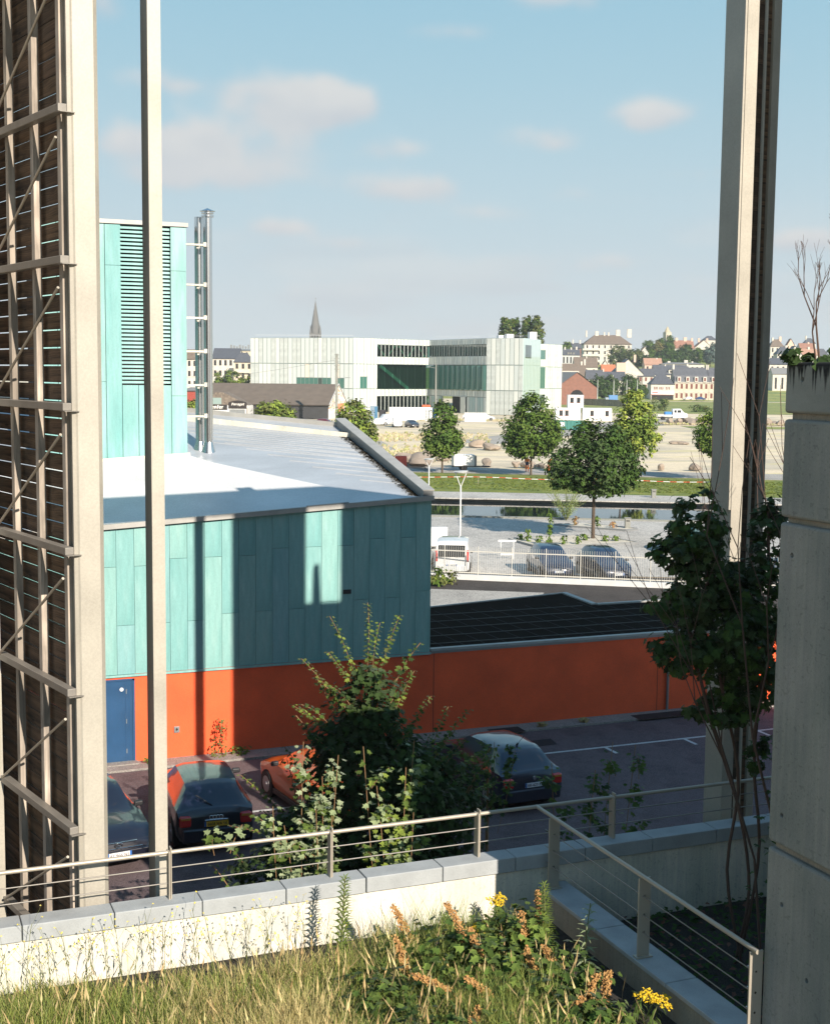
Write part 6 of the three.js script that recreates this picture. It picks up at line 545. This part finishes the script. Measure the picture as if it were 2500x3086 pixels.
// tall single weeds
function spike(label, u, v, h, lean, kind, seed) { const t = thing(kind === 'dock' ? 'dock_plant' : kind === 'rag' ? 'ragwort_plant' : kind === 'wisp' ? 'nipplewort_plant' : kind === 'thistle' ? 'sow_thistle_plant' : 'fleabane_plant', label, 'weed', [u, 3.62, -v], 0, { dock: 'brown seeded docks', rag: 'yellow ragworts', wisp: 'wispy yellow flowered weeds', tall: 'tall green fleabane stalks', thistle: 'pale thistles' }[kind]); const L = new Leaves(seed), r = rng(seed), st = []; const tip = [lean, h, (r() - .5) * .15];
  const cv = new THREE.QuadraticBezierCurve3(V3(0, 0, 0), V3(lean * .3, h * .6, 0), V3(...tip)); st.push(new THREE.TubeGeometry(cv, 8, kind === 'wisp' ? .0028 : .007, 5));
  if (kind === 'tall') for (let k = 0; k < 150; k++) { const f = .12 + .88 * k / 150, p = cv.getPoint(f), a = k * 2.4; const out = V3(Math.cos(a), .75, Math.sin(a)).normalize(); L.leaf(p, V3(-out.x * .6, 1, -out.z * .6 + .3), .15 * (1.15 - f * .6), mix3(G.c, G.light, r()), 2, out); }
  if (kind === 'dock') { const F2 = new Leaves(seed + 1); for (let k = 0; k < 330; k++) { const f = .3 + .7 * r(), p = cv.getPoint(f), a = r() * 6.28, e = .07 * (1.1 - f * .6) * r(); F2.leaf(V3(p.x + Math.cos(a) * e * 1.2, p.y + (r() - .5) * .06, p.z + Math.sin(a) * e), V3(r() - .5, r() - .2, r()), .026 + r() * .016, mix3([.34, .17, .06], [.46, .28, .11], r())); } part('seed_heads', F2.build(), M.leafFar, t).userData.kind = 'stuff'; for (let k = 0; k < 6; k++) { const a = r() * 6.28; L.leaf(V3(Math.cos(a) * .08, .08 + r() * .15, Math.sin(a) * .08), V3(Math.cos(a), 1, Math.sin(a)), .2, G.c, 2, V3(Math.cos(a), .4, Math.sin(a))); } }
  if (kind === 'rag') { const F2 = new Leaves(seed + 1); for (let b = 0; b < 7; b++) { const a = b * .9 + r(), e = .09 * (b ? 1 : 0), c = V3(tip[0] + Math.cos(a) * e, tip[1] - .05 * r() - (b ? .03 : 0), tip[2] + Math.sin(a) * e); st.push(bar([lean * .8, h * .8, 0], [c.x, c.y, c.z], .004, 4)); for (let k = 0; k < 26; k++) F2.leaf(V3(c.x + (r() - .5) * .1, c.y + (r() - .5) * .035, c.z + (r() - .5) * .1), V3(r() - .5, .9, r() - .2), .03, mix3(G.yellow, [.6, .36, .02], r() * .6)); } part('flower_heads', F2.build(), M.leafFar, t).userData.kind = 'stuff'; for (let k = 0; k < 60; k++) { const f = .1 + .75 * r(), p = cv.getPoint(f), a = r() * 6.28, out = V3(Math.cos(a), .4, Math.sin(a)); L.leaf(p.clone().addScaledVector(out, .03), V3(out.x, 1, out.z), .12, mix3(G.a, G.c, r()), 2, out); } }
  if (kind === 'wisp') { const F2 = new Leaves(seed + 1); for (let b = 0; b < 9; b++) { const f = .35 + .6 * r(), p = cv.getPoint(f), a = r() * 6.28, e = .06 + r() * .1, q = [p.x + Math.cos(a) * e, p.y + .1 + r() * .14, p.z + Math.sin(a) * e * .6]; st.push(bar([p.x, p.y, p.z], q, .0014, 4)); for (let k = 0; k < 2; k++) F2.leaf(V3(q[0] + (r() - .5) * .03, q[1] + (r() - .5) * .02, q[2]), V3(r() - .5, .5, 1), .022, r() < .7 ? [.62, .5, .08] : [.34, .30, .16]); } part('flower_heads', F2.build(), M.leafFar, t).userData.kind = 'stuff'; for (let k = 0; k < 14; k++) { const f = .05 + .6 * r(), p = cv.getPoint(f), a = r() * 6.28, out = V3(Math.cos(a), .5, Math.sin(a)); L.leaf(p, V3(out.x, 1, out.z), .08, G.olive, 2, out); } }
  if (kind === 'thistle') { for (let k = 0; k < 44; k++) { const f = .15 + .85 * k / 44, p = cv.getPoint(f), a = k * 2.4, out = V3(Math.cos(a), .5, Math.sin(a)); L.leaf(p, V3(-out.x * .4, 1, .3), .17 * (1.1 - f * .6), mix3(G.silver2, G.silver, r()), 2, out); } }
  part('stem', st, kind === 'dock' ? M.stemB : M.stem, t).userData.kind = st.length > 1 ? 'stuff' : undefined; if (L.p.length) part('leaves', L.build(), M.leaf, t); }
const w16 = [['tall', 4.72, 13.75, 1.12, .03, 'tall green fleabane stalk below the middle rail post'], ['tall', 6.95, 13.1, .98, -.04, 'green fleabane stalk in the shade edge near the low return wall'], ['tall', 6.35, 13.2, .72, .02, 'shorter green fleabane stalk beside the yellow ragwort'],
 ['dock', 6.05, 13.0, 1.0, -.42, 'brown dock leaning left against the white wall'], ['dock', 6.0, 12.6, .78, -.2, 'brown dock behind the leafy bed, upright'], ['dock', 5.7, 12.2, .62, -.75, 'brown dock lying far over to the left'], ['dock', 6.4, 12.2, .66, -.12, 'brown dock in the middle of the leafy bed'], ['dock', 6.75, 12.3, .6, -.2, 'brown dock toward the right of the leafy bed'], ['dock', 6.9, 11.7, .55, .03, 'brown dock nearest the ragwort at bottom right'], ['dock', 6.2, 11.4, .5, .25, 'low brown dock at the bottom edge of the leafy bed'], ['dock', 7.02, 13.3, .8, -.08, 'thin brown dock beside the shaded fleabane stalk'],
 ['rag', 6.5, 13.45, .78, .02, 'yellow ragwort against the shaded corner of the wall'], ['rag', 6.28, 13.3, .5, -.05, 'lower yellow ragwort just left of the corner ragwort'], ['rag', 7.12, 11.45, .42, .1, 'yellow ragwort at the bottom right beside the low wall'], ['rag', 7.2, 11.3, .36, .18, 'second yellow ragwort spilling toward the low wall'],
 ['dock', 5.2, 12.9, .7, -.15, 'brown dock left of the leafy bed before the white wall'], ['dock', 5.5, 13.4, .85, -.3, 'tall brown dock near the wall left of the ragworts'], ['dock', 6.55, 12.7, .85, -.1, 'tall brown dock in front of the corner ragwort'], ['dock', 5.95, 11.9, .6, -.5, 'brown dock bending left at the front of the leafy bed'], ['dock', 6.6, 11.6, .62, .12, 'brown dock bending right at the front of the leafy bed'], ['dock', 5.3, 11.6, .5, .1, 'short brown dock at the bottom edge left of the leafy bed'], ['tall', 5.9, 13.55, .55, .03, 'short green fleabane stalk close to the white wall'], ['tall', 6.75, 12.9, .7, .05, 'green fleabane stalk in front of the corner ragwort'], ['thistle', 7.25, 12.75, .82, .08, 'pale thistle in front of the low return wall']];
w16.forEach((a, i) => spike(a[5], a[1], a[2], a[3], a[4], a[0], 171 + i * 3));
{ const r = rng(201), ord = ['first', 'second', 'third', 'fourth', 'fifth', 'sixth', 'seventh', 'eighth', 'ninth', 'tenth', 'eleventh', 'twelfth', 'thirteenth']; for (let k = 0; k < 26; k++) spike('wispy yellow flowered weed at the white parapet, ' + ord[k < 13 ? k : 25 - k] + (k < 13 ? ' from the left' : ' counting leftward from the tall fleabane'), 1.0 + k * .145 + r() * .1, 14.0 + r() * .35 - (k > 18 ? .25 : 0), .45 + r() * .42, (r() - .5) * .25, 'wisp', 211 + k * 2); }
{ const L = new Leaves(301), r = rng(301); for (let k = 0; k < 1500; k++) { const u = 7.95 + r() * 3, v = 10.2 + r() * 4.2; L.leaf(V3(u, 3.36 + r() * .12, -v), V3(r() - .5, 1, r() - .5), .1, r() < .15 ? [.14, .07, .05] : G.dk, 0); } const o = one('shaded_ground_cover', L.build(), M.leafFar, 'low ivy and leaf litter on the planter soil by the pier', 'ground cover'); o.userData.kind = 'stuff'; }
// thin summer haze
scene.fog = new THREE.FogExp2(0xcdd6da, .00016);
scene.traverse(o => { if (o.isMesh) { o.castShadow = true; o.receiveShadow = true; } });
renderer.render(scene, camera);
